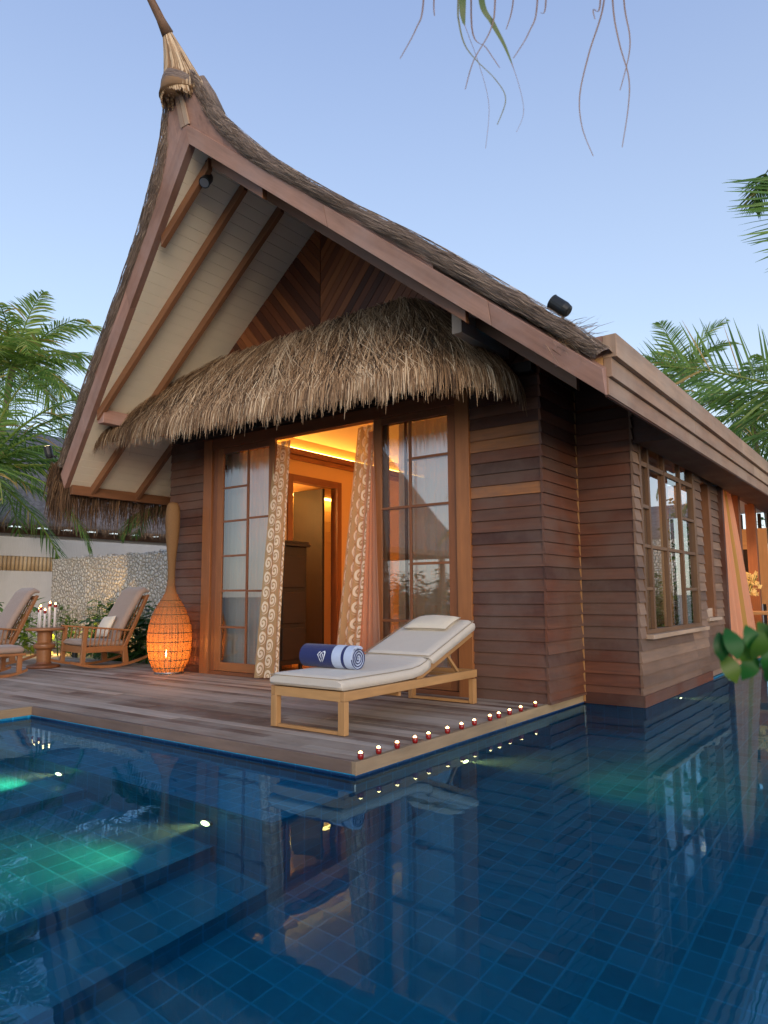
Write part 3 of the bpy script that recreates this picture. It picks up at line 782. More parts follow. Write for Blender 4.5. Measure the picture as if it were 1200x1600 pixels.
def awp(s,t,lift=0):
    n=len(AW)-1; x=max(0,min(.9999,s))*n; i=int(x); f=x-i
    a=AW[i][0].lerp(AW[i+1][0],f); b=AW[i][1].lerp(AW[i+1][1],f)
    p=a.lerp(b,t); out=(b-a); out.z=0; 
    if out.length>0: out.normalize()
    bulge=.11*sin(pi*min(1,t*.92+.06))**.8
    return p+out*bulge*.8+V((0,0,bulge*.75+.02))+out*lift*.7+V((0,0,lift*.7))
mb=MB(); G_=[]
NS=90
for i in range(NS+1):
    s=i/NS; row=[awp(s,k/12) for k in range(13)]; d=row[-1]
    i0=min(len(AW)-1,int(s*(len(AW)-1))); inn=(AW[i0][0]-AW[i0][1]); inn.z=0; inn.normalize()
    row+= [d+V((0,0,-.08))+inn*.02, d+V((0,0,-.07))+inn*.25]
    if inn.length: row+= [V((d.x+inn.x*.4,min(d.y+.55,YW-.02),d.z+.12))]
    G_.append(row)
mb.grid(G_,.5)
core=vb(mb,'awning_thatch',M['under'],smooth=True); bpy.data.objects.remove(aw)
mb=MB()
NB=15000
for i in range(NB):
    s=RNG.random(); t=1-RNG.random()**.85*1.0
    if i>NB*.62: t=RNG.uniform(.80,1.0)
    if RNG.random()<.05: t=RNG.uniform(0,.08)
    n=len(AW)-1; k0=min(n-1,int(s*n)); 
    out=(AW[k0][1]-AW[k0][0]).lerp(AW[k0+1][1]-AW[k0+1][0],s*n-k0); out.z=0; out.normalize()
    side=V((-out.y,out.x,0)); side=(side+out*RNG.uniform(-.5,.5)+V((0,0,RNG.uniform(-.3,.3)))).normalized()
    L=(RNG.uniform(.36,.68) if RNG.random()>.04 else RNG.uniform(.65,.85))*(.75 if t>.85 else 1)
    skew=RNG.gauss(0,.075)-.02+.03*sin(s*40); lf=RNG.uniform(-.01,.05)
    full=1.75; pts=[]; tt=t; m=6; p=None; d=None
    for k in range(m):
        dt=L/full/(m-1)*k
        if t+dt<=1.0: p=awp(s+skew*dt*.9,t+dt,lf*(1-.3*k/m)); d=None
        else:
            if d is None:
                d=(awp(s,1.0)-awp(s,.93)).normalized(); lastp=p if p is not None else awp(s,1.0,lf); vel=V(d)
            vel=(vel+V((0,0,-.45))).normalized(); lastp=lastp+vel*L/(m-1)*.75+side*RNG.gauss(0,.006); p=V(lastp)
        p.y=min(p.y,YW-.04)
        pts.append(V(p))
    w_=RNG.uniform(.0028,.0062)
    tn=min(1,max(0,RNG.betavariate(2.0,1.8)+.16*sin(s*61)*sin(s*23+4)))
    if RNG.random()<.06: tn=RNG.uniform(.85,1)
    mb.ribbon(pts,[w_*.9,w_,w_,w_*.9,w_*.7,w_*.3],side,tn)
sub(mb,'straw',M['straw'],core)
# awning carrying beam and lintel
mb=MB(); mb.box(XWL+.3,XD-.02,YW-.16,YW-.035,3.74,3.86,.1); vb(mb,'lintel',M['darkwood'])

# ---------------------------------------------------------------- sliding door
fr=MB(); yf=YW-.055
fr.box(DX0,DX0+.20,yf,YW+.09,0,DZ,.6,(0,0,1)); fr.box(DX0+.20+.002,DX0+.31,yf+.03,YW+.09,.055,DZ-.17,.2,(0,0,1))
fr.box(DX1-.19,DX1,yf,YW+.09,0,DZ,.85,(0,0,1))
fr.box(DX0+.201,DX1-.191,yf+.01,YW+.09,DZ-.17,DZ,.15,(1,0,0)); fr.box(DX0+.201,DX1-.191,yf+.0,YW+.12,0.0,.055,.1,(1,0,0))
vb(fr,'door_frame',M['door'],bevel=.004)
def leaf(x0,x1,y,rowsL,rowsR,split,st=.13,z0=.06,z1=DZ-.172):
    m=MB(); th=.022
    m.box(x0,x0+st,y-th,y+th,z0,z1,RNG.random(),(0,0,1)); m.box(x1-st,x1,y-th,y+th,z0,z1,RNG.random(),(0,0,1))
    m.box(x0+st+.001,x1-st-.001,y-th,y+th,z0,z0+.13,.8,(1,0,0)); m.box(x0+st+.001,x1-st-.001,y-th,y+th,z1-.09,z1,.2,(1,0,0))
    o=vb(m,'sliding_door',M['door'],bevel=.003)
    gz0,gz1=z0+.13,z1-.09; gx0,gx1=x0+st,x1-st; xs=gx0+(gx1-gx0)*split
    m=MB(); b=.015
    m.box(xs-b,xs+b,y-.016,y+.016,gz0,gz1,.3,(0,0,1))
    for r in rowsL: z=gz1-(gz1-gz0)*r; m.box(gx0,xs-b-.001,y-.014,y+.014,z-b,z+b,.4,(1,0,0))
    for r in rowsR: z=gz1-(gz1-gz0)*r; m.box(xs+b+.001,gx1,y-.014,y+.014,z-b,z+b,.4,(1,0,0))
    sub(m,'glazing_bar',M['door'],o)
    m=MB(); m.face([(gx0,y+.0,gz0),(gx1,y+.0,gz0),(gx1,y+.0,gz1),(gx0,y+.0,gz1)])
    sub(m,'pane',M['glass'],o)
    return o
leaf(-8.91,-7.62,YW+.0,(.17,.333,.5,.665,.836),(.327,.667),.55)
leaf(-5.76,-4.47,YW+.0,(.345,.79),(.155,.345,.57,.79),.44)
leaf(-5.70,-4.50,YW+.06,(.345,.79),(.155,.345,.57,.79),.30)
mb=MB(); mb.box(-7.66,-7.64,YW-.055,YW-.03,1.15,1.40); mb.tube([(-7.65,YW-.045,1.16),(-7.65,YW-.07,1.2),(-7.65,YW-.07,1.35),(-7.65,YW-.045,1.39)],.008); vb(mb,'door_handle',M['steel'])

# ---------------------------------------------------------------- bay window
def winbars():
    m=MB(); xo=XB+.028; a=.03
    ys=[8.77,9.14,9.85,10.63,11.45]
    tz=2.80
    # jambs & outer rails
    m.box(xo-.10,xo,WY0,WY0+.075,WZ0,WZ1,.4,(0,0,1)); m.box(xo-.10,xo,WY1-.13,WY1,WZ0,WZ1,.6,(0,0,1))
    m.box(xo-.10,xo,WY0+.076,WY1-.131,WZ0,WZ0+.05,.5,(0,1,0)); m.box(xo-.10,xo,WY0+.076,WY1-.131,WZ1-.05,WZ1,.3,(0,1,0))
    o=vb(m,'window',M['winframe'],bevel=.003)
    m=MB(); b=.034
    for i,y in enumerate(ys[1:-1]): m.box(xo-.055,xo-.004,y-b,y+b,WZ0+.051,WZ1-.051,RNG.random(),(0,0,1))
    hs=.02
    def hb(y0,y1,z,x=xo-.008,h=hs): m.box(x-.04,x,y0,y1,z-h,z+h,RNG.random(),(0,1,0))
    segs=[(ys[0]+.077,ys[1]-b-.001),(ys[1]+b+.001,ys[2]-b-.001),(ys[2]+b+.001,ys[3]-b-.001),(ys[3]+b+.001,ys[4]-.132)]
    for s in segs: hb(s[0],s[1],tz,h=.03); hb(s[0],s[1],1.78)
    for s in (segs[0],segs[3]): hb(s[0],s[1],2.27); hb(s[0],s[1],1.26)
    sub(m,'glazing_bar',M['winframe'],o)
    m=MB(); m.face([(xo-.045,WY0+.07,WZ0+.04),(xo-.045,WY1-.12,WZ0+.04),(xo-.045,WY1-.12,WZ1-.04),(xo-.045,WY0+.07,WZ1-.04)])
    sub(m,'pane',M['bayglass'],o)
    m=MB(); m.box(XB-.05,XB+.115,WY0-.03,WY1+.06,WZ0-.055,WZ0-.002,.95,(0,1,0)); sub(m,'window_sill',M['fascia'],o,bevel=.004)
winbars()
m=MB(); xo=XB-.09
m.box(xo-.16,xo+.03,NY0,NY0+.06,NZ0,NZ1,.6,(0,0,1)); m.box(xo-.16,xo+.035,NY1-.16,NY1,NZ0,NZ1,.6,(0,0,1)); m.box(xo-.1,xo+.03,NY0+.061,NY1-.161,NZ1-.1,NZ1,.2,(0,1,0))
o=vb(m,'narrow_window',M['rafter'],bevel=.003)
m=MB(); m.box(xo-.12,xo+.10,NY0-.05,NY1+.05,NZ0-.05,NZ0-.002,.95,(0,1,0)); m.box(xo-.05,xo+.0,NY0+.061,NY1-.161,NZ0,NZ0+.14,.9,(0,1,0)); sub(m,'window_sill',M['pale'],o)
# header beam above the side openings, under the eave
mb=MB(); mb.box(XB-.2,XB+.06,Y2+.2,19,3.52,3.70,.2,(0,1,0)); mb.box(XB-.30,XB+.0,OY0-.0,OY0+.12,.06,3.08,.3,(0,0,1)); vb(mb,'wall_plate',M['siding'])
mb=MB(); mb.box(XB-.16,XB-.02,OY0+.13,19,3.08,3.50,.5,(0,1,0)); vb(mb,'header_beam',M['siding'])
for y in (15.05,16.75): 
    mb=MB(); mb.box(XB-.22,XB-.03,y,y+.17,.06,3.078,RNG.random(),(0,0,1)); vb(mb,'post',M['door'],bevel=.005)

# ---------------------------------------------------------------- interior of the villa
mb=MB(); mb.box(XWL+.03,XD-.02,YW+.12,12.6,-.05,.012,.5,(1,0,0)); vb(mb,'bedroom_floor',M['floorwood'])
mb=MB()
IX=-8.62
mb.box(IX-.12,IX,YW+.26,8.90,.012,3.95); mb.box(IX-.12,IX,10.10,13.2,.012,3.95); mb.box(IX-.12,IX,8.90,10.10,3.20,3.95)
mb.box(IX,-3.6,13.2,13.3,.012,3.9); mb.box(-3.62,-3.5,Y2+.1,13.2,.012,3.9)
vb(mb,'bedroom_wall',M['plaster'])
mb=MB(); mb.box(IX+.002,IX+.11,YW+.26,13.18,3.64,3.74,.4,(0,1,0)); mb.box(IX+.003,IX+.05,YW+.26,13.18,3.56,3.638,.8,(0,1,0))
mb.box(IX+.002,IX+.05,YW+.26,8.78,.013,.20,.4,(0,1,0)); mb.box(IX+.002,IX+.05,10.22,13.18,.013,.20,.4,(0,1,0))
mb.box(IX-.13,IX+.03,8.79,8.91,.013,3.30,.3,(0,0,1)); mb.box(IX-.13,IX+.03,10.09,10.21,.013,3.30,.3,(0,0,1)); mb.box(IX-.13,IX+.03,8.912,10.088,3.18,3.30,.3,(0,1,0))
vb(mb,'bedroom_trim',M['door'])
mb=MB(); mb.face([(IX+.005,YW+.12,3.95),(IX+.005,13.2,3.95),(XR,13.2,5.3),(XR,YW+.12,5.3)]); mb.face([(XR,YW+.12,5.3),(XR,13.2,5.3),(-3.6,13.2,3.9),(-3.6,YW+.12,3.9)]); vb(mb,'bedroom_ceiling',M['ceil'])
mb=MB(); mb.box(IX+.012,IX+.06,YW+.4,13.0,3.745,3.765); vb(mb,'cove_light',M['cove'])
mb=MB(); z=.012
while z<3.2: mb.box(-10.0,-9.975,7.9,12.3,z,z+.205); z+=.21
mb.box(-10.08,-10.001,7.9,12.3,0,3.3); mb.box(-10.0,IX-.125,12.3,12.4,0,3.3); mb.box(-10.0,IX-.125,7.85,7.95,0,3.3); mb.box(-10.0,IX-.125,7.95,12.3,3.22,3.3)
vb(mb,'hall_wall',M['plaster'])
mb=MB(); mb.box(-9.95,-9.82,8.2,11.6,3.195,3.215); vb(mb,'hall_light',M['cove'])
mb=MB(); mb.box(-9.5,IX-.14,9.86,9.92,.013,3.17,.6,(0,0,1)); vb(mb,'inner_door',M['darkwood'])
# side room seen through the bay
mb=MB(); mb.box(-3.49,XB-.2,Y2+.11,13.3,-.05,.01,.4,(0,1,0)); vb(mb,'bay_floor',M['floorwood'])
mb=MB(); mb.box(-3.45,XB-.02,8.62,13.4,3.36,3.4,.3); vb(mb,'bay_ceiling',M['door'])
# pavilion part at the far end
mb=MB(); mb.box(-6.4,XB-.03,13.4,19.2,-.02,.055,.5,(0,1,0)); mb.box(XB-.02,2.4,17.6,19.2,-.02,.055,.5,(1,0,0)); vb(mb,'pavilion_floor',M['deck'])
mb=MB(); mb.box(-6.4,XB-.18,13.42,19,3.10,3.14); vb(mb,'pavilion_ceiling',M['white'])
mb=MB(); mb.lathe((-3.05,15.55,3.09),[(.0,0),(.045,0),(.05,.008)],16); vb(mb,'downlight',M['downlight'])
mb=MB(); mb.box(-6.4,-6.3,13.4,19,0,3.1); mb.box(-6.3,-3.9,13.30,13.40,0,3.1); vb(mb,'pavilion_wall',M['plaster'])
mb=MB()
for k in range(14): x=-5.2+k*.20; mb.box(x,x+.07,18.9,18.98,.06,3.08,RNG.random(),(0,0,1))
vb(mb,'slat_screen',M['darkwood'])
def lamp(kind,name,loc,energy,col,size=.2,rot=None,spot=None,blend=.3,parent=None,spread=None):
    L=bpy.data.lights.new(name,kind); L.energy=energy; L.color=col
    if kind=='AREA': L.size=size; L.shape='SQUARE'
    else: L.shadow_soft_size=size
    if kind=='SPOT': L.spot_size=radians(spot); L.spot_blend=blend
    o=bpy.data.objects.new(name,L); COL.objects.link(o); o.location=loc
    if rot is not None:
        o.rotation_euler=(V(rot)).to_track_quat('-Z','Y').to_euler()
    return o
# real room lamps
lamp('POINT','bedroom_light',(-4.5,10.4,3.4),56,(1,.48,.12),.25)
lamp('POINT','hall_lamp_light',(-9.4,8.8,2.8),26,(1,.55,.17),.12)
lamp('POINT','bay_room_light',(-3.1,12.9,2.7),.7,(1,.50,.2),.1)
lamp('SPOT','pavilion_downlight_light',(-3.05,15.55,3.06),70,(1,.62,.33),.05,rot=(0,0,-1),spot=120,blend=.6)
lamp('POINT','pavilion_lamp_light',(-5.7,14.1,2.4),40,(1,.55,.28),.1)

# ================================================================== CURTAINS
def curtain(name,label,mat,top0,top1,bot0,bot1,folds,amp,nz=26,nx=90,group=None,seed=1,bow=0,mat2=None,band=None):
    """hanging cloth between two top points and two bottom points with gathered folds"""
    r=random.Random(seed); top0,top1,bot0,bot1=map(V,(top0,top1,bot0,bot1))
    m=MB(); P=[];U=[]; H=(top0-bot0).length; W=max((bot1-bot0).length,(top1-top0).length)*1.35
    ph=[r.uniform(0,6) for _ in range(4)]
    for i in range(nx+1):
        s=i/nx; row=[];ur=[]
        for k in range(nz+1):
            t=k/nz; a=top0.lerp(bot0,t); b=top1.lerp(bot1,t); p=a.lerp(b,s)
            n=(b-a).cross(V((0,0,1))).normalized()
            am=amp*(.45+.55*t)
            w=sin(s*folds*2*pi+ph[0]+.5*sin(t*2.3+ph[1]))+.4*sin(s*folds*3.7*pi+ph[2]+t)
            p=p+n*(w*am)+n*bow*sin(t*pi*.5)**2*0+V((0,0,0))
            p=p+(bot0-top0).cross(V((0,1,0))).normalized()*0
            p.y-= bow*sin(pi*t)*.5
            row.append(p);ur.append((s*W,-t*H))
        P.append(row);U.append(ur)
    m.grid(P,.5,U)
    if band:
        for i in range(nx):
            for k in range(nz):
                if band[0]<=i/nx<band[1]: m.m[i*nz+k]=1
    o=m.build(name,[mat,mat2] if mat2 else mat,smooth=True)
    if label: tag(o,label,'curtain',group)
    return o
curtain('door_curtain','sheer tan swirl print curtain hanging at the left side of the open doorway',M['swirl'],(-7.66,YW+.03,3.50),(-7.34,YW+.03,3.50),(-7.66,7.20,.05),(-7.36,7.36,.05),2.2,.034,seed=3)
curtain('door_curtain','wider tan swirl print curtain at the right side of the open doorway',M['swirl'],(-6.08,YW+.04,3.50),(-5.74,YW-.0,3.50),(-6.42,7.42,.06),(-5.98,7.40,.06),3.0,.036,seed=5)
curtain('voile_curtain','plain pink sheer curtain flaring beside the right swirl curtain in the doorway',M['sheerpink'],(-5.84,YW+.0,3.40),(-5.76,YW-.02,3.40),(-6.0,7.40,.06),(-5.52,7.36,.06),4,.022,seed=8)
curtain('voile_curtain','off white sheer curtain behind the closed glass leaf at the left',M['sheergrey'],(-8.95,YW+.22,3.50),(-7.70,YW+.22,3.50),(-8.95,YW+.22,.06),(-7.72,YW+.22,.06),8,.03,seed=11)
curtain('voile_curtain','brownish sheer curtain behind the right glass leaf above the lounger',M['sheer'],(-5.52,YW+.24,3.50),(-4.35,YW+.24,3.50),(-5.55,YW+.24,.06),(-4.35,YW+.24,.06),8,.03,seed=13)
curtain('pavilion_curtain','long peach curtain with gold band blowing out of the far side opening over the water',M['peach'],(XB-.10,OY0+.13,3.06),(XB-.10,OY0+1.20,3.06),(XB+.02,OY0+.05,-.02),(XB+.14,OY0+1.75,-.0),5,.06,seed=17,mat2=M['gold'],band=(.50,.64))

# ================================================================== LOUNGER
def soft_slab(profile,x0,x1,th,rnd=.03,nx=14):
    """profile: list of (y,z) of underside; builds a puffy cushion of thickness th between x0..x1"""
    prof=[V((0,y,z)) for y,z in profile]; m=MB(); n=len(prof)
    nrm=[]
    for i in range(n):
        d=(prof[min(i+1,n-1)]-prof[max(i-1,0)]).normalized(); nrm.append(V((0,-d.z,d.y)))
    rows=[]
    S=[0]
    for i in range(1,n): S.append(S[-1]+(prof[i]-prof[i-1]).length)
    T=S[-1]
    def ed(a,b):  # inset near ends
        return 1-min(1,max(0,a/b)) 
    # closed loop sections across x
    for i in range(n):
        e=min(S[i],T-S[i]); q=ed(e,rnd); hh=th*(1-.5*q*q)
        off=th*.25*q*q
        row=[]
        K=[]
        for k in range(nx+1):
            f=k/nx; x=x0+(x1-x0)*f; ee=min(x-x0,x1-x); qq=ed(ee,rnd); hz=hh*(1-.35*qq*qq)
            puff=.008*(1-abs(2*f-1)**3)
            K.append((x,off+hz+puff))
        for x,h in K: row.append(V((x,prof[i].y,prof[i].z))+nrm[i]*h)
        for x,h in K[::-1]: row.append(V((x,prof[i].y,prof[i].z))+nrm[i]*(off+.006))
        rows.append(row)
    m.grid(rows,.5,closed=True)
    m.face(rows[0][::-1],.5); m.face(rows[-1],.5)
    return m,prof,nrm
def resamp(pts,st=.02):
    out=[]
    for (a,b),(c,d) in zip(pts[:-1],pts[1:]):
        n=max(1,int(sqrt((c-a)**2+(d-b)**2)/st))
        for k in range(n): out.append((a+(c-a)*k/n,b+(d-b)*k/n))
    out.append(pts[-1]); return out
LX0,LX1,LY0,LY1=-4.92,-4.03,4.83,7.13
lo=empty('sun_lounger',((LX0+LX1)/2,LY0,0)); tag(lo,'teak sun lounger with cream mattress and raised back at the deck corner','lounger'); lo_o=V(lo.location)
def lb(mb,name,mat,par=None,**k):
    o=mb.build(name,mat,par or lo,**k); o.matrix_parent_inverse=Matrix.Translation(-lo_o); return o
for x in (LX0,LX1-.075):
    m=MB(); m.box(x,x+.075,LY0,LY0+.06,0.006,.29,.6,(0,0,1)); lb(m,'leg',M['teak'],bevel=.004)
    m=MB(); m.box(x+.008,x+.067,LY1-.08,LY1,0.006,.275,.4,(0,0,1)); lb(m,'leg',M['teak'],bevel=.004)
m=MB(); m.box(LX0,LX0+.05,LY0,LY1,.292,.375,.5,(0,1,0)); m.box(LX1-.05,LX1,LY0,LY1,.292,.375,.6,(0,1,0)); m.box(LX0+.051,LX1-.051,LY0,LY0+.045,.288,.374,.9,(1,0,0)); m.box(LX0+.051,LX1-.051,LY1-.045,LY1,.292,.374,.5,(1,0,0)); lb(m,'side_frame',M['teak'],bevel=.004)
for b in ((LX0+.076,LX1-.076,LY0+.008,LY0+.05,.006,.036),(LX0+.068,LX1-.068,LY1-.07,LY1-.02,.006,.036),(LX0+.052,LX1-.052,5.7,5.74,.24,.291)):
    m=MB(); m.box(*b,.4,(1,0,0)); lb(m,'stretcher',M['teak'],bevel=.003)
m=MB()
y=LY0+.06
while y<6.05: m.box(LX0+.051,LX1-.051,y,y+.055,.345,.365,RNG.random(),(1,0,0)); y+=.075
lb(m,'seat_slat',M['teak'])
BP=V((0,6.02,.40)); BT=V((0,7.12,.795)); bd=(BT-BP).normalized()
m=MB()
for x in (LX0+.075,LX1-.075): m.beam((x,BP.y,BP.z-.03),(x,BT.y,BT.z-.03),.05,.06,tone=RNG.random())
for k in range(13):
    p=BP+bd*(.06+k*.087); m.beam((LX0+.10,p.y,p.z-.02),(LX1-.10,p.y,p.z-.02),.055,.018,up=(0,-bd.z,bd.y),tone=RNG.random())
lb(m,'back_frame',M['teak'],bevel=.003)
m=MB()
for x in (LX0+.11,LX1-.11): m.beam((x,6.62,.60),(x,6.93,.33),.03,.03,tone=.6)
m.box(LX0+.1,LX1-.1,6.90,6.95,.31,.34,.4,(1,0,0)); lb(m,'back_prop',M['teak'])
ma=tag(empty('lounger_mattress',(0,0,0)),'thick cream lounger mattress with dark piping lying on the teak lounger','mattress')
def matpiece(pts,name,piece_of):
    m,prof,nrm=soft_slab(resamp(pts),LX0+.015,LX1-.015,.118,.03)
    o=m.build(name,M['mattress'],ma,smooth=True)
    for h in (.102,.018):
        t=MB(); loop=[]
        A=[prof[i]+nrm[i]*h for i in range(0,len(prof),2)]
        for p in A: loop.append(V((LX0+.019,p.y,p.z)))
        for p in A[::-1]: loop.append(V((LX1-.019,p.y,p.z)))
        loop.append(loop[0]); 
        t.tube(loop,.0042,5,cap=False); t.build('piping',M['piping'],o,smooth=True)
curve=[(LY0-.03,.377)]+[(5.55+.05*k,.377) for k in range(1)]+[(5.9,.385),(6.05,.405),(6.15,.435),(6.23,.47)]
matpiece(curve,'seat_cushion',ma)
u0=BP+bd*.24; u1=BP+bd*1.20
matpiece([(u0.y,u0.z+.006),(u1.y,u1.z+.006)],'back_cushion',ma)
# pillow
def puff(name,mat,c,ax,ay,w,d,h,label=None,cat=None,parent=None,pip=True):
    """pillow: centre c, axes ax, ay, size w x d, thickness h"""
    c=V(c);ax=V(ax).normalized();ay=V(ay).normalized();az=ax.cross(ay).normalized(); n=16
    m=MB()
    for sg in (1,-1):
        P=[]
        for i in range(n+1):
            u=2*i/n-1; row=[]
            for j in range(n+1):
                v=2*j/n-1; e=(max(0,1-u*u)*max(0,1-v*v))**.42
                pin=1-.05*(1-abs(v)**2)*abs(u)**3; pin2=1-.05*(1-abs(u)**2)*abs(v)**3
                row.append(c+ax*u*w/2*pin+ay*v*d/2*pin2+az*sg*h/2*e*(1+.05*sin(5*u+3*v)))
            P.append(row)
        m.grid(P,.5)
    o=m.build(name,mat,parent,smooth=True)
    if label: tag(o,label,cat)
    if pip:
        t=MB(); L=[]
        for i in range(n+1): L.append((2*i/n-1,-1))
        for i in range(1,n+1): L.append((1,2*i/n-1))
        for i in range(1,n+1): L.append((1-2*i/n,1))
        for i in range(1,n+1): L.append((-1,1-2*i/n))
        pts=[]
        for u,v in L:
            pin=1-.05*(1-abs(v)**2)*abs(u)**3; pin2=1-.05*(1-abs(u)**2)*abs(v)**3
            pts.append(c+ax*u*w/2*pin+ay*v*d/2*pin2)
        t.tube(pts,.005,5,cap=False); t.build('piping',M['piping'],o,smooth=True)
    return o
pc=BP+bd*.98+V((0,-bd.z,bd.y))*.165
puff('head_pillow',M['pillow'],(-4.46,pc.y,pc.z),(1,0,0),(0,bd.y,bd.z),.56,.34,.13,'small ivory head pillow lying on the raised mattress back','pillow')

# towel: rolled, spiral end facing +x
tw=tag(empty('rolled_towel',(0,0,0)),'navy towel with white striped end rolled up on the foot of the lounger','towel')
TC=V((0,5.36,.497+.112)); 
def spiral(turns,r0,r1,n=90,ph=0):
    return [(lambda a,r:(r*cos(a),r*sin(a)))(ph-2*pi*turns*i/n, r0+(r1-r0)*i/n) for i in range(n+1)]
def roll(x0,x1,name,mat,r0,r1,turns,th,flap=0,parent=tw,tone=.5,ph=-1.57):
    sp=spiral(turns,r0,r1,110,ph); m=MB()
    pts=[V((0,TC.y+a,TC.z+b)) for a,b in sp]
    if flap: 
        for k in range(1,7): pts.append(pts[-1]+V((0,-flap/6,-.002)))
    P=[]; N=len(pts)
    for i,p in enumerate(pts):
        d=(pts[min(i+1,N-1)]-pts[max(i-1,0)]).normalized(); nn=V((0,-d.z,d.y))*th/2
        P.append([V((x0,p.y,p.z))+nn,V((x1,p.y,p.z))+nn,V((x1,p.y,p.z))-nn,V((x0,p.y,p.z))-nn])
    m.grid(P,tone,closed=True); m.face(P[-1]); return m.build(name,mat,parent,smooth=False)
roll(-4.96,-4.545,'navy_body',M['navy'],.014,.110,3.6,.021)
roll(-4.543,-4.43,'white_band',M['towelwhite'],.014,.111,3.6,.021,)
roll(-4.428,-4.395,'navy_stripe',M['navy'],.014,.1105,3.6,.021,flap=.0)
roll(-4.393,-4.305,'white_end',M['towelwhite'],.014,.111,3.6,.019,flap=.13)
roll(-4.304,-4.298,'inner_edge',M['navy'],.020,.104,3.3,.007,ph=-1.2)
# emblem: two slanted interlocking strokes, on the front-top of the roll
def emb(poly):
    m=MB(); r=.1215+.0012
    def mp(u,v,rr): a=radians(170)-v/r; return V((-4.665+u,TC.y+rr*cos(a),TC.z+rr*sin(a)))
    n=len(poly); m.face([mp(u,v,r) for u,v in poly]); return m
sh=.35
def slant(u,v): return (u+v*-.25,v)
for P in ([(-.034,.004),(-.022,.020),(-.010,.026),(-.010,.018),(-.022,.012),(-.024,.004),(-.012,-.030),(-.002,-.044),(-.004,-.032),(-.014,-.016)],
          [(-.014,.002),(-.004,.016),(.006,.022),(.006,.014),(-.003,.008),(-.005,.0),(.004,-.030),(.012,-.044),(.008,-.030),(-.002,-.012)],
          [(.008,.024),(.026,.030),(.034,.018),(.030,-.004),(.020,-.026),(.010,-.040),(.016,-.022),(.022,-.002),(.024,.014),(.018,.021),(.010,.018)],
          [(.006,.012),(.016,.006),(.014,-.004),(.006,-.022),(.009,-.004)]):
    emb([(u*1.5,v*1.6) for u,v in P]).build('emblem',M['logo'],tw)

# ================================================================== ROCKING CHAIR
def chair():
    r=empty('rocking_chair',(0,0,0)); hw=.42
    for sx in (-1,1):
        x=sx*hw
        m=MB(); P=[]
        for k in range(15):
            y=-.16+1.36*k/14; z=.026+.135*((y-.48)/.72)**2; P.append(V((x,y,z)))
        for a,b in zip(P[:-1],P[1:]): 
            m.hexa([(x-.022,a.y,a.z-.024),(x+.022,a.y,a.z-.024),(x+.022,b.y,b.z-.024),(x-.022,b.y,b.z-.024),(x-.022,a.y,a.z+.02),(x+.022,a.y,a.z+.02),(x+.022,b.y,b.z+.02),(x-.022,b.y,b.z+.02)],.5,V((0,1,0)))
        m.build('rocker',M['chairwood'],r)
        m=MB(); m.hexa([(x-.028,.0,.085),(x+.028,.0,.085),(x+.028,.075,.08),(x-.028,.075,.08),(x-.028,.035,.69),(x+.028,.035,.69),(x+.028,.105,.69),(x-.028,.105,.69)],.6,V((0,0,1))); m.build('front_leg',M['chairwood'],r,bevel=.006)
        m=MB(); m.hexa([(x-.028,.74,.065),(x+.028,.74,.065),(x+.028,.84,.075),(x-.028,.84,.075),(x-.028,.72,.34),(x+.028,.72,.34),(x+.028,.80,.36),(x-.028,.80,.36)],.4,V((0,0,1)))
        m.hexa([(x-.027,.72,.341),(x+.027,.72,.341),(x+.027,.80,.361),(x-.027,.80,.361),(x-.027,1.14,1.24),(x+.027,1.14,1.24),(x+.027,1.19,1.23),(x-.027,1.19,1.23)],.4,V((0,.4,.9))); m.build('back_leg',M['chairwood'],r,bevel=.006)
        m=MB(); m.hexa([(x-.04,.0,.691),(x+.04,.0,.691),(x+.036,.90,.60),(x-.036,.90,.60),(x-.04,.0,.722),(x+.04,.0,.722),(x+.036,.90,.63),(x-.036,.90,.63)],.8,V((0,1,0))); m.build('armrest',M['chairwood'],r,bevel=.008)
        m=MB(); m.box(x-.02,x+.02,.07,.75,.27,.37,.4,(0,1,0)); m.build('side_rail',M['chairwood'],r,bevel=.004)
        for k in range(9):
            y=.15+k*.072; m=MB(); m.tube([(x,y,.365),(x,y+.04,.70-.1*y)],.010,6,.9); m.build('spindle',M['chairwood'],r)
    m=MB(); m.box(-hw+.03,hw-.03,.02,.06,.27,.38,.8,(1,0,0)); m.box(-hw+.03,hw-.03,.70,.74,.22,.30,.3,(1,0,0)); 
    for k in range(7): m.box(-hw+.025,hw-.025,.09+k*.09,.15+k*.09,.345,.362,.4,(1,0,0))
    m.build('seat_frame',M['chairwood'],r)
    m=MB(); m.beam((-hw,1.145,1.19),(hw,1.145,1.19),.03,.07,tone=.6)
    for k in range(7): x=-.33+k*.11; m.beam((x,.79,.38),(x,1.15,1.17),.03,.016,up=(0,-1,.4),tone=.8)
    m.build('back_slats',M['chairwood'],r)
    m,_,_=soft_slab(resamp([(.03,.382),(.30,.372),(.76,.36)],.03),-hw+.035,hw-.035,.10,.03); m.build('seat_cushion',M['cushion'],r,smooth=True)
    def bz(t): return (.72+.42*t,.44+.80*t)
    m,_,_=soft_slab(resamp([(bz(t/10)[0]-.035-.02*sin(pi*t/10),bz(t/10)[1]) for t in range(0,11)]+[(1.15,1.275),(1.20,1.25)],.03),-hw+.05,hw-.05,.095,.03)
    m.build('back_cushion',M['cushion'],r,smooth=True)
    return r
c1=chair(); c1.location=(-11.67,6.72,0); c1.rotation_euler=(0,0,radians(-8))
tag(c1,'rocking chair with ivory pillow, nearer the rattan lamp','rocking chair',group='rocking chairs beside the candle table')
c2=copy_tree(c1); c2.location=(-13.60,5.72,0); c2.rotation_euler=(0,0,radians(-8)); c2['label']='rocking chair without pillow behind the footstool, left of the candle table'
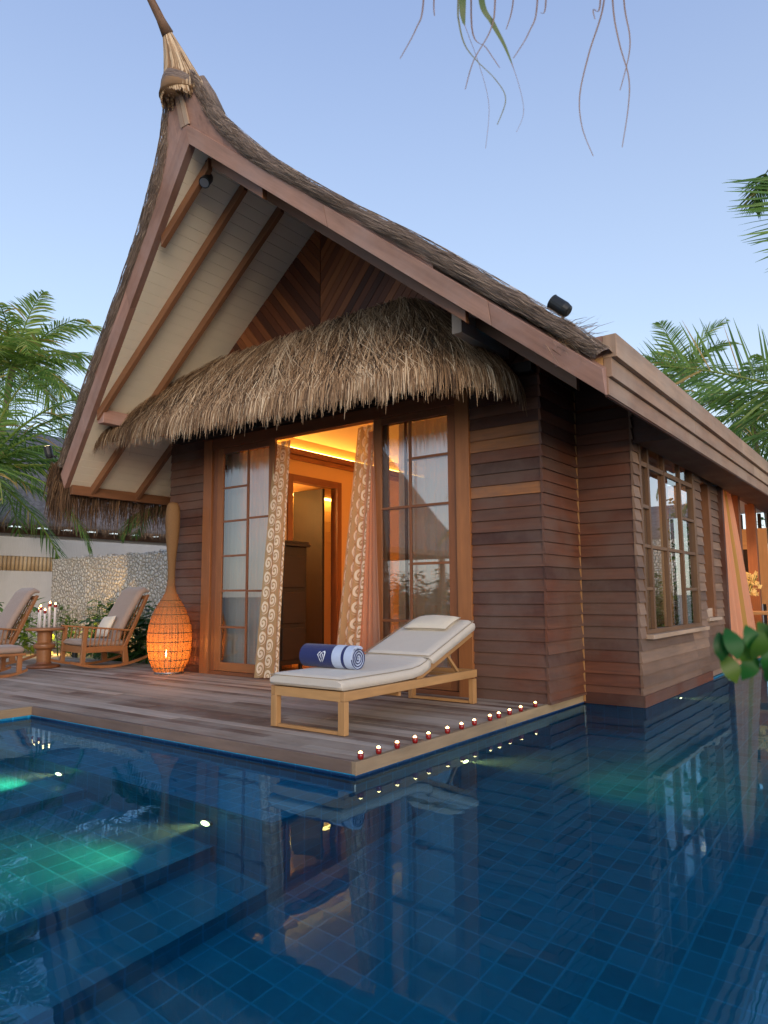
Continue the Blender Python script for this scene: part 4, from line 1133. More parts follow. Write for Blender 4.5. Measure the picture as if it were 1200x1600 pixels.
R1=Matrix.Rotation(radians(-8),3,'Z')
puff('throw_pillow',M['pillow'],V((-11.67,6.72,0))+R1@V((-.05,.62,.68)),R1@V((1,0,.05)),R1@V((0,.42,.90)),.46,.40,.14,'ivory throw pillow leaning in the nearer rocking chair','pillow',pip=False)
# footstool
fs=tag(empty('footstool',(-11.50,5.40,0),radians(-6)),'low teak footstool with taupe cushion and curved runners in front of the left rocking chair','footstool')
for sx in (-1,1):
    m=MB(); x=sx*.33
    for k in range(8):
        ya=-.36+.09*k; za=.022+.07*(ya/.36)**2; yb=ya+.09; zb=.022+.07*(yb/.36)**2
        m.hexa([(x-.02,ya,za-.02),(x+.02,ya,za-.02),(x+.02,yb,zb-.02),(x-.02,yb,zb-.02),(x-.02,ya,za+.02),(x+.02,ya,za+.02),(x+.02,yb,zb+.02),(x-.02,yb,zb+.02)],.5,V((0,1,0)))
    m.build('runner',M['chairwood'],fs)
    for y in (-.24,.24): m=MB(); m.box(x-.025,x+.025,y-.035,y+.035,.06,.31,.6,(0,0,1)); m.build('leg',M['chairwood'],fs,bevel=.004)
m=MB(); m.box(-.37,.37,-.32,.32,.312,.352,.7,(1,0,0)); m.build('top_frame',M['chairwood'],fs,bevel=.008)
m,_,_=soft_slab(resamp([(-.30,.353),(.30,.353)],.03),-.34,.34,.10,.03); m.build('seat_cushion',M['cushion'],fs,smooth=True)
# pedestal table with candles
tb=V((-12.20,6.55,0))
ta=tag(empty('pedestal_table',tb),'round turned wood pedestal table between the two rocking chairs','side table')
m=MB(); m.lathe((0,0,0),[(0,.002),(.26,.002),(.27,.02),(.26,.045),(.13,.07),(.115,.10)],32,.3); m.build('base',M['door'],ta,smooth=False)
m=MB(); m.lathe((0,0,0),[(.115,.10),(.12,.30),(.17,.34),(.175,.37),(.17,.395),(.115,.43),(.12,.60),(.15,.63)],32,.5); m.build('pedestal',M['chairwood'],ta)
m=MB(); m.lathe((0,0,0),[(.0,.63),(.30,.632),(.315,.645),(.315,.665),(.30,.68),(0,.68)],40,.8); m.build('table_top',M['chairwood'],ta)
M['wax']=plain('candle_holder_glass',(.72,.70,.70),.25)
M['redglass']=plain('red_candle_glass',(.25,.01,.008),.15)
cl=[(-.13,-.05,.26),(-.06,.09,.33),(-.01,-.09,.30),(.05,.04,.36),(.12,.10,.34),(.10,-.07,.24)]
cn=['shortest slim white candle stick at the left of the table','second slim white candle stick from the left on the table','mid height white candle stick at the front middle of the table','tallest white candle stick in the cluster on the table','slim white candle stick at the rear right of the table cluster','short white candle stick at the front right of the table']
for (dx,dy,h),lab in zip(cl,cn):
    t=tag(empty('candle_stick',tb+V((dx,dy,.681))),lab,'candle',group='white candle sticks on the pedestal table')
    m=MB(); m.lathe((0,0,0),[(0,0),(.024,.001),(.020,h*.9),(.022,h)],12); m.build('stem',M['wax'],t,smooth=True)
    m=MB(); m.lathe((0,0,0),[(.020,h),(.027,h+.012),(.027,h+.05),(.018,h+.055)],12); m.build('cup',M['redglass'],t,smooth=True)
    m=MB(); m.lathe((0,0,0),[(0,h+.05),(.015,h+.056),(.012,h+.075),(0,h+.095)],8); m.build('flame',M['flame'],t,smooth=True)

# ================================================================== RATTAN LAMP
LC=V((-9.577,7.17,0)); rl=tag(empty('rattan_lamp',LC),'tall bottle shaped rattan floor lantern glowing orange beside the villa door','lantern')
lp=[(.215,.03),(.255,.10),(.30,.20),(.328,.34),(.342,.50),(.340,.62),(.322,.75),(.285,.88),(.235,1.0),(.18,1.10),(.125,1.19),(.085,1.27),(.062,1.38),(.057,1.55),(.062,1.72),(.077,1.90),(.095,2.08),(.107,2.25),(.113,2.42),(.112,2.55),(.10,2.64),(.07,2.695),(.03,2.71),(0,2.712)]
m=MB(); m.lathe((0,0,0),lp,64); m.build('woven_shade',M['wicker'],rl,smooth=True)
m=MB()
for z in (.10,.22,.36,.50,.64,.78,.92,1.04,1.14):
    for (r0,z0),(r1,z1) in zip(lp[:-1],lp[1:]):
        if z0<=z<z1: r=r0+(r1-r0)*(z-z0)/(z1-z0); break
    m.tube([V((cos(a)*(r+.004),sin(a)*(r+.004),z)) for a in [2*pi*k/40 for k in range(41)]],.0065,5,cap=False)
for k in range(22):
    a=2*pi*k/22; m.tube([V((cos(a)*(r-.006),sin(a)*(r-.006),z)) for r,z in lp[:11]],.005,4)
M['rib']=plain('rattan_rib',(.16,.085,.035),.6)
m.build('rattan_ribs',M['rib'],rl,smooth=True)
m=MB(); m.lathe((0,0,0),[(0,.004),(.215,.004),(.22,.02),(.215,.034),(0,.034)],40); m.build('base_ring',M['steel'],rl)
m=MB(); m.lathe((.02,-.06,.036),[(0,0),(.045,0),(.045,.22),(0,.22)],20); m.build('candle',M['wax'],rl,smooth=False)
m=MB(); m.lathe((.02,-.06,.26),[(0,0),(.016,.02),(.020,.05),(.012,.09),(0,.13)],10); m.build('flame',emit('lamp_flame',(1,.66,.30),14),rl,smooth=True)
lamp('POINT','rattan_lamp_light',(LC.x+.02,LC.y-.06,.40),9,(1,.33,.05),.05)

# ================================================================== small cabinet indoors
cb=tag(empty('carved_cabinet',(-8.56,8.12,.012)),'dark carved wooden cabinet inside the doorway of the lit bedroom','cabinet')
m=MB(); m.box(0,.45,0,.62,.10,1.98,.3,(0,0,1)); m.box(.05,.10,.04,.10,0,.10,.2); m.box(.37,.42,.04,.10,0,.10,.2); m.box(.37,.42,.52,.58,0,.10,.2); m.build('body',M['darkwood'],cb,bevel=.005)
m=MB(); m.box(-.03,.50,-.05,.67,1.985,2.03,.6,(1,0,0)); m.box(-.01,.48,-.03,.65,2.032,2.07,.4,(1,0,0)); m.build('cornice',M['darkwood'],cb,bevel=.006)
for z0 in (.18,.75,1.32):
    m=MB(); m.box(.06,.39,-.022,-.002,z0,z0+.5,.9); m.box(.452,.47,.06,.56,z0,z0+.5,.9); m.build('panel',M['darkwood'],cb,bevel=.006)

# ================================================================== floodlights
def flood(loc,dir_,label,stem_to,lit=False):
    e=tag(empty('floodlight',loc),label,'floodlight'); d=V(dir_).normalized()
    m=MB(); m.tube([V((0,0,0))-d*.11,-d*.10,-d*.05,d*.09,d*.095],[.035,.055,.068,.068,.072],18); m.build('housing',M['black'],e,smooth=False)
    m=MB(); m.tube([d*.096,d*.099],[.058,.058],18); m.build('lens',M['downlight'] if lit else M['steel'],e)
    s=V(stem_to)-V(loc); m=MB(); m.tube([-d*.06,-d*.06*.4+s*.5,s],[.016,.016,.02],8); m.lathe(s-V((0,0,.005)),[(0,0),(.04,0),(.04,.02),(0,.02)],12); m.build('bracket',M['black'],e)
    return e
flood((-2.50,6.12,3.86),(-.75,-.1,.65),'black floodlight standing on the thatch at the right roof end',(-2.53,6.16,3.60))
flood((-6.86,5.50,6.43),(.25,-.55,-.75),'black floodlight hanging under the roof peak',(-6.80,5.47,6.62))
flood((-11.62,6.15,3.63),(-.1,-.2,.9),'small lit floodlight at the left edge of the thatch roof',(-11.5,6.2,3.55),True)

# ================================================================== red candles along the deck edge
ys=[]
for px,py in ((573,1179),(597.5,1170),(629,1162),(655,1154),(673,1147.5),(705,1139),(729,1133),(751,1127.5),(772.5,1120),(786,1116),(803,1111),(821,1106),(844,1099.6)): ys.append(py)
YS=[4.25,4.47,4.71,4.96,5.16,5.46,5.70,5.93,6.23,6.41,6.64,6.89,7.24]
for i,y in enumerate(YS):
    e=tag(empty('tealight',(-3.392,y,.004)),'small red glass tealight in the row along the right deck edge','tealight',group='red tealights in a row along the deck edge')
    m=MB(); m.lathe((0,0,0),[(0,0),(.018,.001),(.024,.015),(.023,.04),(.018,.046)],14); m.build('glass_cup',M['redglass'],e,smooth=True)
    m=MB(); m.lathe((0,0,0),[(0,.036),(.014,.042),(.014,.052),(0,.062)],10); m.build('flame',M['flame'],e,smooth=True)

# ================================================================== underwater lamps
def ulamp(loc,nrm,aim,label,e=60,spot=55):
    t=tag(empty('pool_lamp',loc),label,'pool light'); n=V(nrm)
    m=MB(); m.tube([n*.001,n*.02],[.055,.05],20); m.build('ring',M['steel'],t)
    m=MB(); m.tube([n*.021,n*.026],[.042,.040],20); m.build('lens',M['lens'],t)
    lamp('SPOT','pool_lamp_beam',V(loc)+n*.04,e*1.0,(1,.80,.22),.02,rot=aim,spot=spot*1.15,blend=1.0)
ulamp((-3.98,YL,-.80),(0,-1,0),(-.50,-.75,-.20),'round underwater pool light in the ledge wall above the middle step',30,60)
ulamp((-5.84,YL,-.74),(0,-1,0),(-.6,-.75,-.10),'round underwater pool light in the ledge wall far left',30,70)
ulamp((XL,5.69,-.78),(1,0,0),(.78,.6,-.16),'round underwater pool light under the deck edge right of the lounger',35,60)
ulamp((XB,10.1,-.55),(1,0,0),(.85,.5,-.2),'round underwater pool light below the bay window',25,60)

# ================================================================== GARDEN WALLS
cw=tag(empty('coral_wall',(-14,10,0)),'low garden wall clad in pale coral stones behind the rocking chairs','wall')
m=MB(); m.box(-4.43,3.85,0,.35,-.12,2.20); m.build('stone_face',M['coral'],cw,bevel=.03)
m=MB()
for i in range(130):   # proud stones along the top and the left edge
    if i<95: c=V((-4.38+8.2*RNG.random(),RNG.uniform(.0,.3),2.20+RNG.uniform(-.02,.03)))
    else: c=V((-4.43+RNG.uniform(-.02,.02),RNG.uniform(.02,.3),RNG.uniform(.1,2.2)))
    r=RNG.uniform(.04,.075); k=RNG.uniform(.5,.8)
    m.lathe(c,[(0,-r*k),(r*.7,-r*k*.6),(r,0),(r*.7,r*k*.6),(0,r*k)],7,RNG.random())
m.build('coping_stones',M['coral'],cw)
ww=tag(empty('rendered_wall',(-20,0,0)),'tall white combed plaster boundary wall with a bamboo strip, left of the coral wall','wall')
m=MB(); m.box(-.3,0,2,24,-.12,1.93); m.box(-.3,0,2,24,2.34,2.87); m.box(-.3,-.08,2,24,1.93,2.34); m.build('wall_panel',M['whitewall'],ww)
m=MB(); y=6.5
while y<11.2: m.tube([(-.035,y,1.935),(-.035,y,2.335)],.05,8,RNG.random()); y+=.112
m.build('bamboo_strip',M['bamboo'],ww,smooth=True)
# neighbouring thatched house over the white wall
nb=tag(empty('neighbour_house',(-27,14,0)),'grey thatched house roof behind the white boundary wall at the left','house')
m=MB(); m.box(-4,3.6,-12,14,0,3.4); m.build('house_wall',M['whitewall'],nb)
m=MB(); m.box(3.62,3.75,-12.5,14.5,3.25,3.45,.3,(0,1,0)); 
y=-12
while y<14: m.box(3.0,3.9,y,y+.12,3.46,3.58,RNG.random(),(1,0,0)); y+=.9
m.build('eave_beam',M['rafter'],nb)
m=MB(); G_=[]
for i in range(27):
    y=-13+28*i/26; G_.append([V((4.5,y,3.42)),V((4.62,y,3.55)),V((4.5,y,3.75)),V((3.2,y,4.7)),V((1.6,y,5.85)),V((0.0,y,7.1)),V((-.8,y,7.7)),V((-4.6,y,4.6))])
m.grid(G_,.5); o=m.build('thatch_roof',M['farroof'],nb,smooth=True)
m=MB()
for i in range(1500):
    y=RNG.uniform(-13,15); z=3.5; L=RNG.uniform(.1,.3); m.ribbon([V((4.55,y,3.6)),V((4.6,y+RNG.uniform(-.04,.04),3.5-L))],[.012,.004],V((0,1,0)),RNG.random()*.6)
m.build('eave_straw',M['straw'],nb)

# ================================================================== PALMS
def frond(mb,mr,base,az,el,L,droop,LL,n=46,tone=.4,sag=.5,dens=1.0,w=.017,curl=0,r=RNG,twist=0,fk=1.0):
    d=V((cos(el)*cos(az),cos(el)*sin(az),sin(el))); p=V(base); pts=[V(p)]; ds=[V(d)]; m=22
    for k in range(m):
        a=droop*(.3+1.4*k/m)/m
        d=V(d); hz=V((d.x,d.y,0)).normalized(); e=math.atan2(d.z,sqrt(d.x**2+d.y**2))-a; az2=math.atan2(d.y,d.x)+curl/m
        d=V((cos(e)*cos(az2),cos(e)*sin(az2),sin(e))); p=p+d*L/m; pts.append(V(p)); ds.append(V(d))
    mr.tube(pts,[.030*(1-.85*k/m)*L/3+.003 for k in range(m+1)],5,.80+r.random()*.12)
    for i in range(n):
        s=.10+.90*i/(n-1)
        for sd in (-1,1):
            if r.random()>dens: continue
            ss=min(.999,s+r.uniform(-.006,.006)); x=ss*m; k=int(x); f=x-k; q=pts[k].lerp(pts[min(k+1,m)],f); dd=ds[min(k,m)]
            side=dd.cross(V((0,0,1))); 
            if side.length<.05: side=V((cos(az+1.57),sin(az+1.57),0))
            side.normalize(); up=side.cross(dd).normalized()
            if twist: side=(side*cos(twist)+up*sin(twist)).normalized()
            ln=LL*(sin(pi*min(1,.18+ss*.80))**.6)*r.uniform(.85,1.08); 
            fw=(.45+.9*ss)*fk+r.uniform(-.12,.12)
            v=(side*sd+dd*fw+up*r.uniform(.0,.25)).normalized()
            g=sag*r.uniform(.6,1.3); a=q; pp=[V(a)]; vv=V(v)
            for j in range(4):
                vv=(vv+V((0,0,-g*.28))).normalized(); a=a+vv*ln/4; pp.append(V(a))
            nn=(vv.cross(V((0,0,1)))); nn=nn.normalized() if nn.length>.01 else side
            rs=(dd*.6+nn*r.uniform(-.4,.4)+up*r.uniform(-.3,.5)).normalized()
            tn=min(.9,max(0,r.gauss(tone,.13)))
            if r.random()<.04: tn=.97
            mb.ribbon(pp,[w*.6,w,w*.95,w*.6,w*.08],rs,tn)
def palm(crown,base,label,specs=(),nf=16,L=3.2,LL=.75,seed=1,group=None,tone=.4,trunk=True,sag=.5,elr=(-.5,1.2),w=.017,n=46,tr=.16):
    r=random.Random(seed); c=V(crown)
    t=tag(empty('palm_tree',base),label,'palm tree',group); o=V(base)
    if trunk:
        m=MB(); b=V((0,0,0)); top=c-o; mid=top*.5+V((r.uniform(-.4,.4),r.uniform(-.4,.4),0)); P=[]
        for k in range(25):
            s=k/24; P.append((1-s)**2*b+2*s*(1-s)*mid+s*s*top)
        m.tube(P,[(tr*1.35-tr*.55*min(1,k/5)-.002*k)*(1.0 if k%2 else 1.07) for k in range(25)],10,.5); m.build('trunk',M['bark'],t,smooth=True)
    mb=MB(); mr=MB()
    for s in specs: frond(mb,mr,c-o,r=r,**s)
    for i in range(nf):
        az=2*pi*i*.381966+r.uniform(-.2,.2); f=i/max(1,nf-1); el=elr[1]-(elr[1]-elr[0])*f
        frond(mb,mr,c-o+V((cos(az)*.08,sin(az)*.08,0)),az,el,L*r.uniform(.85,1.1),r.uniform(.9,1.5),LL,n,tone+.15*(1-f)-.1*f,sag,r=r,w=w)
    mb.build('crown',M['palm'],t); mr.build('frond_stem',M['palm'],t)
    return t
palm((-21.6,10.2,8.2),(-22.6,10.4,-.13),'tall palm with bright fronds rising above the far left thatch roof',nf=30,L=2.9,LL=.85,seed=4,tone=.72,sag=.7,w=.026)
d2=lambda a:radians(a)
palm((-18.7,8.17,4.4),(-19.0,8.0,-.13),'palm with long arching fronds reaching the villa roof edge at the left',[dict(az=d2(37),el=.95,L=4.4,droop=1.35,LL=.80,tone=.38,sag=.9),dict(az=d2(25),el=.62,L=3.9,droop=1.2,LL=.8,tone=.36,sag=.9),dict(az=d2(40),el=.15,L=3.9,droop=.8,LL=.8,tone=.40,sag=.8),dict(az=d2(15),el=-.05,L=3.5,droop=.9,LL=.8,tone=.34,sag=.8),dict(az=d2(60),el=.35,L=3.6,droop=1.1,LL=.8,tone=.34,sag=.8)],nf=20,L=3.8,LL=.85,seed=8,tone=.50,sag=.8,w=.023)
palm((-14.47,10.9,3.35),(-14.3,11.4,-.13),'small palm drooping over the coral wall beside the villa corner',[dict(az=d2(-120),el=-.1,L=1.5,droop=1.3,LL=.6,tone=.4,sag=.6),dict(az=d2(-100),el=.1,L=1.4,droop=1.5,LL=.6,tone=.4,sag=.6),dict(az=d2(-150),el=.0,L=1.6,droop=1.2,LL=.6,tone=.35,sag=.6)],nf=7,L=1.6,LL=.6,seed=5,tone=.38,tr=.09)
# right side
palm((-1.2,16.07,4.95),(2.2,17.5,-.13),'palm at the right edge with a broad frond spread above the long eave',[dict(az=d2(197),el=.42,L=3.5,droop=.28,LL=1.4,tone=.50,sag=.08,w=.030,n=34,twist=1.45,fk=.85),dict(az=d2(160),el=-.35,L=2.6,droop=.7,LL=.9,tone=.45,sag=.4,n=34),dict(az=d2(215),el=-.1,L=2.2,droop=.8,LL=.8,tone=.42,sag=.4,n=30)],nf=9,L=2.6,LL=.8,seed=21,tone=.42)
palm((-1.50,13.05,8.35),(3.0,14.5,-.13),'high palm whose frond hangs in from the upper right edge',[dict(az=d2(-53),el=-1.15,L=2.6,droop=.25,LL=1.15,tone=.42,sag=.10,w=.020,n=44,fk=.3)],nf=2,L=.7,LL=.45,seed=23,tone=.36)
palm((-7.35,30.8,10.3),(-7.0,31.2,-.13),'distant small palm with bright upright fronds above the long eave',nf=18,L=2.6,LL=.9,seed=31,tone=.66,sag=.3,w=.035,n=30)
palm((-4.1,25.9,7.0),(-3.6,26.3,-.13),'bushy palm with many hanging fronds behind the long eave',nf=26,L=3.1,LL=.9,seed=33,tone=.50,sag=.9,w=.030,n=34,elr=(-1.0,1.1))
palm((-1.9,23.5,5.2),(-1.2,23.9,-.13),'low palm with hanging leaves behind the far eave end',nf=22,L=3.0,LL=.9,seed=37,tone=.48,sag=.9,w=.026,n=34,elr=(-1.0,1.0))
# behind the camera and across the pool: seen mirrored in glass and water
palm((-9.8,-5.5,3.6),(-9.6,-6.0,-.13),'palm across the pool mirrored in the right door glass',nf=16,L=3.2,LL=.8,seed=41,tone=.4)
palm((2.6,36,7.6),(2.8,36.5,-.13),'palm behind the opposite house mirrored in the bay window',nf=16,L=2.6,LL=.8,seed=43,tone=.35,w=.03,n=26)
oc=tag(empty('opposite_wall',(0,24,0)),'coral stone wall beyond the pool end mirrored in the bay window','wall'); m=MB(); m.box(-.9,9,0,.35,-.12,2.95); m.build('stone_face',M['coral'],oc)
oh=tag(empty('opposite_house',(0,27,0)),'grey thatched house beyond the pool end mirrored in the bay window','house'); m=MB(); m.box(-.7,9,0,5,0,3.2); m.build('house_wall',M['whitewall'],oh)
m=MB(); G_=[[V((x,-1.0,2.95)),V((x,-1.05,3.15)),V((x,1.0,4.0)),V((x,2.6,4.7)),V((x,6,3))] for x in (-1.0,2,5,9.5)]; m.grid(G_,.5); m.build('thatch_roof',M['farroof'],oh,smooth=True)
gp=tag(empty('garden_pavilion',(-18.3,-8.4,0)),'small thatched pavilion across the pool mirrored in the right door glass','pavilion'); m=MB(); G_=[]
for k in range(33):
    a=2*pi*k/32; q=1/max(abs(cos(a)),abs(sin(a))); G_.append([V((cos(a)*q*h_,sin(a)*q*h_,z_)) for h_,z_ in ((2.9,2.75),(3.0,2.95),(2.1,4.4),(1.0,6.4),(.05,8.0))])
m.grid(G_,.5); m.build('thatch_roof',M['farroof'],gp)
for sx in (-1,1):
    for sy in (-1,1): m=MB(); m.box(sx*2.2-.1,sx*2.2+.1,sy*2.2-.1,sy*2.2+.1,-.12,3.3,.5,(0,0,1)); m.build('post',M['rafter'],gp)
# ================================================================== SHRUBS
def shrub(base,label,n,h,spread,LL,w,seed,tone=.5,group=None,style='blade'):
    r=random.Random(seed); t=tag(empty('shrub',base),label,'shrub',group); m=MB(); s_=MB()
    for i in range(n):
        a=r.uniform(0,2*pi); R_=spread*sqrt(r.random()); b=V((R_*cos(a),R_*sin(a)*.7,0)); hh=h*r.uniform(.5,1.0); lean=V((cos(a)*r.uniform(0,.35),sin(a)*r.uniform(0,.35),1)).normalized()
        top=b+lean*hh; s_.tube([b,b.lerp(top,.5)+V((r.uniform(-.03,.03),0,0)),top],[.008,.006,.003],5,.3)
        nl=max(4,int(hh*13))
        for k in range(nl):
            f=.15+.85*k/(nl-1); q=b.lerp(top,f); az=k*2.4+r.uniform(-.4,.4); e=r.uniform(-.1,.7)
            v=V((cos(az)*cos(e),sin(az)*cos(e),sin(e))); ll=LL*r.uniform(.6,1.1)
            pts=[];p=V(q);vv=V(v)
            for j in range(5): pts.append(V(p)); vv=(vv+V((0,0,-.16))).normalized(); p=p+vv*ll/4
            sd=v.cross(V((0,0,1))).normalized()
            tn=min(1,max(0,r.gauss(tone,.2)))
            m.ribbon(pts,[w*.15,w*.8,w,w*.7,w*.05],sd,tn)
    m.build('foliage',M['shrub'],t); s_.build('stem',M['shrub'],t); return t
shrub((-15.3,9.2,-.13),'leafy shrub lit warm from below against the coral wall, left of the lamp glow',34,1.35,.9,.26,.04,51,.75)
shrub((-14.0,9.0,-.13),'shrub with small bright leaves behind the right rocking chair',30,1.45,.7,.22,.036,52,.7)
shrub((-12.6,8.6,-.13),'dark green shrub with long leaves between the rocking chair and the rattan lamp',40,1.25,.8,.45,.06,53,.35)
shrub((-11.3,8.45,-.13),'dense dark shrub right beside the rattan lamp base',34,1.05,.55,.42,.06,54,.35)
shrub((-17.2,8.6,-.13),'spiky shrub behind the candle table, in front of the white wall',26,1.3,.8,.50,.05,55,.8)
shrub((-13.2,9.45,-.13),'tall thin leaved shrub touching the coral wall',12,1.45,.8,.18,.028,56,.45)
shrub((-1.3,21.5,-.13),'green hedge plant beyond the pavilion post at the right edge',40,4.2,1.5,.35,.06,57,.6)
shrub((-13.2,-5.2,-.13),'broad leaved shrub across the pool mirrored in the door glass',26,1.6,1.2,.5,.08,58,.5)
shrub((-11.2,-4.6,-.13),'second broad leaved shrub across the pool mirrored in the door glass',24,1.4,1.2,.5,.08,59,.5)
shrub((1.9,23.0,-.13),'flowering shrub before the opposite wall mirrored in the bay window',40,2.2,1.0,.3,.05,60,.8)
shrub((.6,23.1,-.13),'low shrub before the opposite wall mirrored in the bay window',30,1.5,.8,.3,.05,61,.5)
gl=tag(empty('garden_light',(-15.0,8.75,-.13)),'low garden uplight glowing behind the rocking chairs','garden light'); m=MB(); m.lathe((0,0,0),[(0,0),(.06,0),(.06,.12),(.05,.12)],14); m.build('housing',M['black'],gl); m=MB(); m.lathe((0,0,.1),[(0,0),(.048,0)],14); m.build('lens',M['downlight'],gl)
lamp('SPOT','garden_uplight',(-15.0,8.75,.05),45,(1,.58,.20),.05,rot=(-.05,.62,.5),spot=110,blend=.8)
lamp('POINT','garden_glow',(-16.3,8.9,.15),9,(1,.58,.20),.05)

for i_,(x_,y_,h_) in enumerate([(-24,-13,3.2),(-20,-14,2.6),(-15,-15,3.4),(-10.5,-14,2.8),(-6,-15,3.2),(-1,-14,2.6)]):
    shrub((x_,y_,-.13),['tall hedge bush at the far end behind the small pavilion','bushy hedge right behind the small pavilion','big hedge bush beside the small pavilion','lower hedge bush farther from the pavilion','round hedge bush behind the camera side palm','hedge bush at the near end of the beach hedge'][i_],60,h_,2.2,.5,.10,70+i_,.45,'bushes of the hedge across the pool')
# ---------------------------------------------------------------- leafy branch close to the camera
fb=tag(empty('leafy_branch',(-.18,1.573,1.111)),'out of focus branch with round green leaves close to the camera at the right','branch'); o_=V(fb.location)
m=MB(); m.tube([V(p)-o_ for p in [(.6,1.9,1.0),(-.05,1.66,1.095),(-.18,1.573,1.111),(-.225,1.542,1.1),(-.258,1.516,1.102),(-.292,1.49,1.112),(-.315,1.475,1.094)]],[.006,.005,.004,.003,.0025,.002,.0015],6,.3); m.build('twig',M['foreleaf'],fb)
m=MB(); r=random.Random(3)
for q in [(-0.309,1.479,1.1),(-0.289,1.493,1.106),(-0.279,1.503,1.088),(-0.265,1.509,1.112),(-0.253,1.52,1.102),(-0.245,1.523,1.122),(-0.276,1.509,1.062),(-0.245,1.53,1.076),(-0.302,1.49,1.058),(-0.234,1.534,1.106),(-0.243,1.535,1.054),(-.20,1.56,1.10),(-.21,1.55,1.07),(-.215,1.54,1.045),(-.225,1.54,1.13)]:
    c=V(q)-o_+V((0,r.uniform(-.03,.03),0)); ax=V((r.uniform(-.5,.5),r.uniform(-.3,.3),-1)).normalized(); sd=V((.8,.6,0))+V((0,0,r.uniform(-.3,.3))); sd=(sd-ax*sd.dot(ax)).normalized(); L=r.uniform(.044,.062)
    pts=[c+ax*L*(k/8-.5)+ax.cross(sd)*.009*sin(pi*k/8) for k in range(9)]; ws=[.0015,.0085,.0135,.0165,.0175,.0165,.0130,.0065,.0004]; m.ribbon(pts,[w*L/.058 for w in ws],sd,r.random())
m.build('leaves',M['foreleaf'],fb,smooth=True)

# ---------------------------------------------------------------- dry leaflet tips hanging in at the top
CUR=[
[(-1.197,1.848,3.19),(-1.225,1.842,3.094),(-1.275,1.818,2.994)],
[(-1.252,2.002,3.331),(-1.254,2.008,3.274)],
[(-1.158,2.046,3.337),(-1.163,2.055,3.246),(-1.154,2.069,3.196),(-1.128,2.106,3.075),(-1.112,2.137,2.938),(-1.133,2.144,2.786)],
[(-1.117,1.941,3.213),(-1.12,1.949,3.138),(-1.11,1.968,3.062),(-1.081,1.997,3.007),(-1.034,2.042,2.942),(-1.012,2.068,2.877),(-1.041,2.058,2.79)],
[(-1.078,2.034,3.272),(-1.052,2.066,3.178),(-1.023,2.101,3.094),(-0.996,2.138,2.971),(-0.989,2.158,2.872),(-1.014,2.149,2.801)],
[(-1.034,2.054,3.262),(-1.054,2.055,3.152),(-1.111,2.029,3.042),(-1.141,2.02,2.943)],
[(-1.129,2.054,3.197),(-1.093,2.091,3.123),(-1.06,2.126,3.052)],
[(-1.017,2.161,3.318),(-1.045,2.155,3.213)],
[(-0.886,2.069,3.18),(-0.916,2.062,3.074),(-0.965,2.038,2.986)],
[(-0.857,2.072,3.167),(-0.876,2.065,3.125)],
[(-0.759,2.366,3.325),(-0.818,2.35,3.131),(-0.855,2.344,2.982),(-0.856,2.36,2.868),(-0.832,2.393,2.767)],
[(-0.707,2.295,3.245),(-0.7,2.321,3.102),(-0.682,2.351,2.981),(-0.69,2.36,2.881),(-0.718,2.36,2.738)],
[(-0.697,2.392,3.31),(-0.69,2.416,3.185),(-0.699,2.42,3.106),(-0.732,2.413,2.99)],
[(-0.71,2.175,3.161),(-0.731,2.164,3.129),(-0.729,2.17,3.097)]]
of=tag(empty('overhanging_frond',(-1.0,2.05,3.6)),'dried palm frond above the picture with thin curling leaf tips hanging into the sky','palm frond'); o_=V(of.location)
m=MB(); m.tube([V(p)-o_ for p in [(-1.55,1.75,3.50),(-1.2,1.926,3.62),(-.98,2.085,3.66),(-.697,2.302,3.60),(-.1,2.6,3.5)]],.008,6,.3); m.build('frond_stem',M['dryleaf'],of)
def smooth(P,n=6):
    P=[V(p) for p in P]; out=[]; N=len(P)-1
    for i in range(N):
        a,b,c,d=P[max(0,i-1)],P[i],P[i+1],P[min(N,i+2)]
        for k in range(n):
            f=k/n; out.append(.5*((2*b)+(c-a)*f+(2*a-5*b+4*c-d)*f*f+(3*b-a-3*c+d)*f**3))
    out.append(P[-1]); return out
sd=V((.80,.60,0))
for i,c in enumerate(CUR):
    P=[V(c[0])+V((.0,.03,3.62-c[0][2]))]+[V(p) for p in c]; P=[p-o_ for p in P]; S_=smooth(P,7); m=MB()
    if i in (2,4):
        ws=[]
        for k in range(len(S_)):
            f=k/(len(S_)-1); wide=.013 if i==2 else .0105; cut=.42 if i==2 else .60
            ws.append(wide*min(1,.75+f)*max(0,1-(f/cut)**3)+.0014*(1-.5*f))
        m.ribbon(S_,ws,sd,.0); 
        ncut=int(len(S_)*(.40 if i==2 else .58))
        for k in range(len(m.t)): m.t[k]=.12 if k<ncut else .95
    else: m.ribbon(S_,[.0036*(1-.6*k/len(S_)) for k in range(len(S_))],sd,.45 if i==3 else .95)
    m.build('leaflet',M['dryleaf'],of,smooth=True)

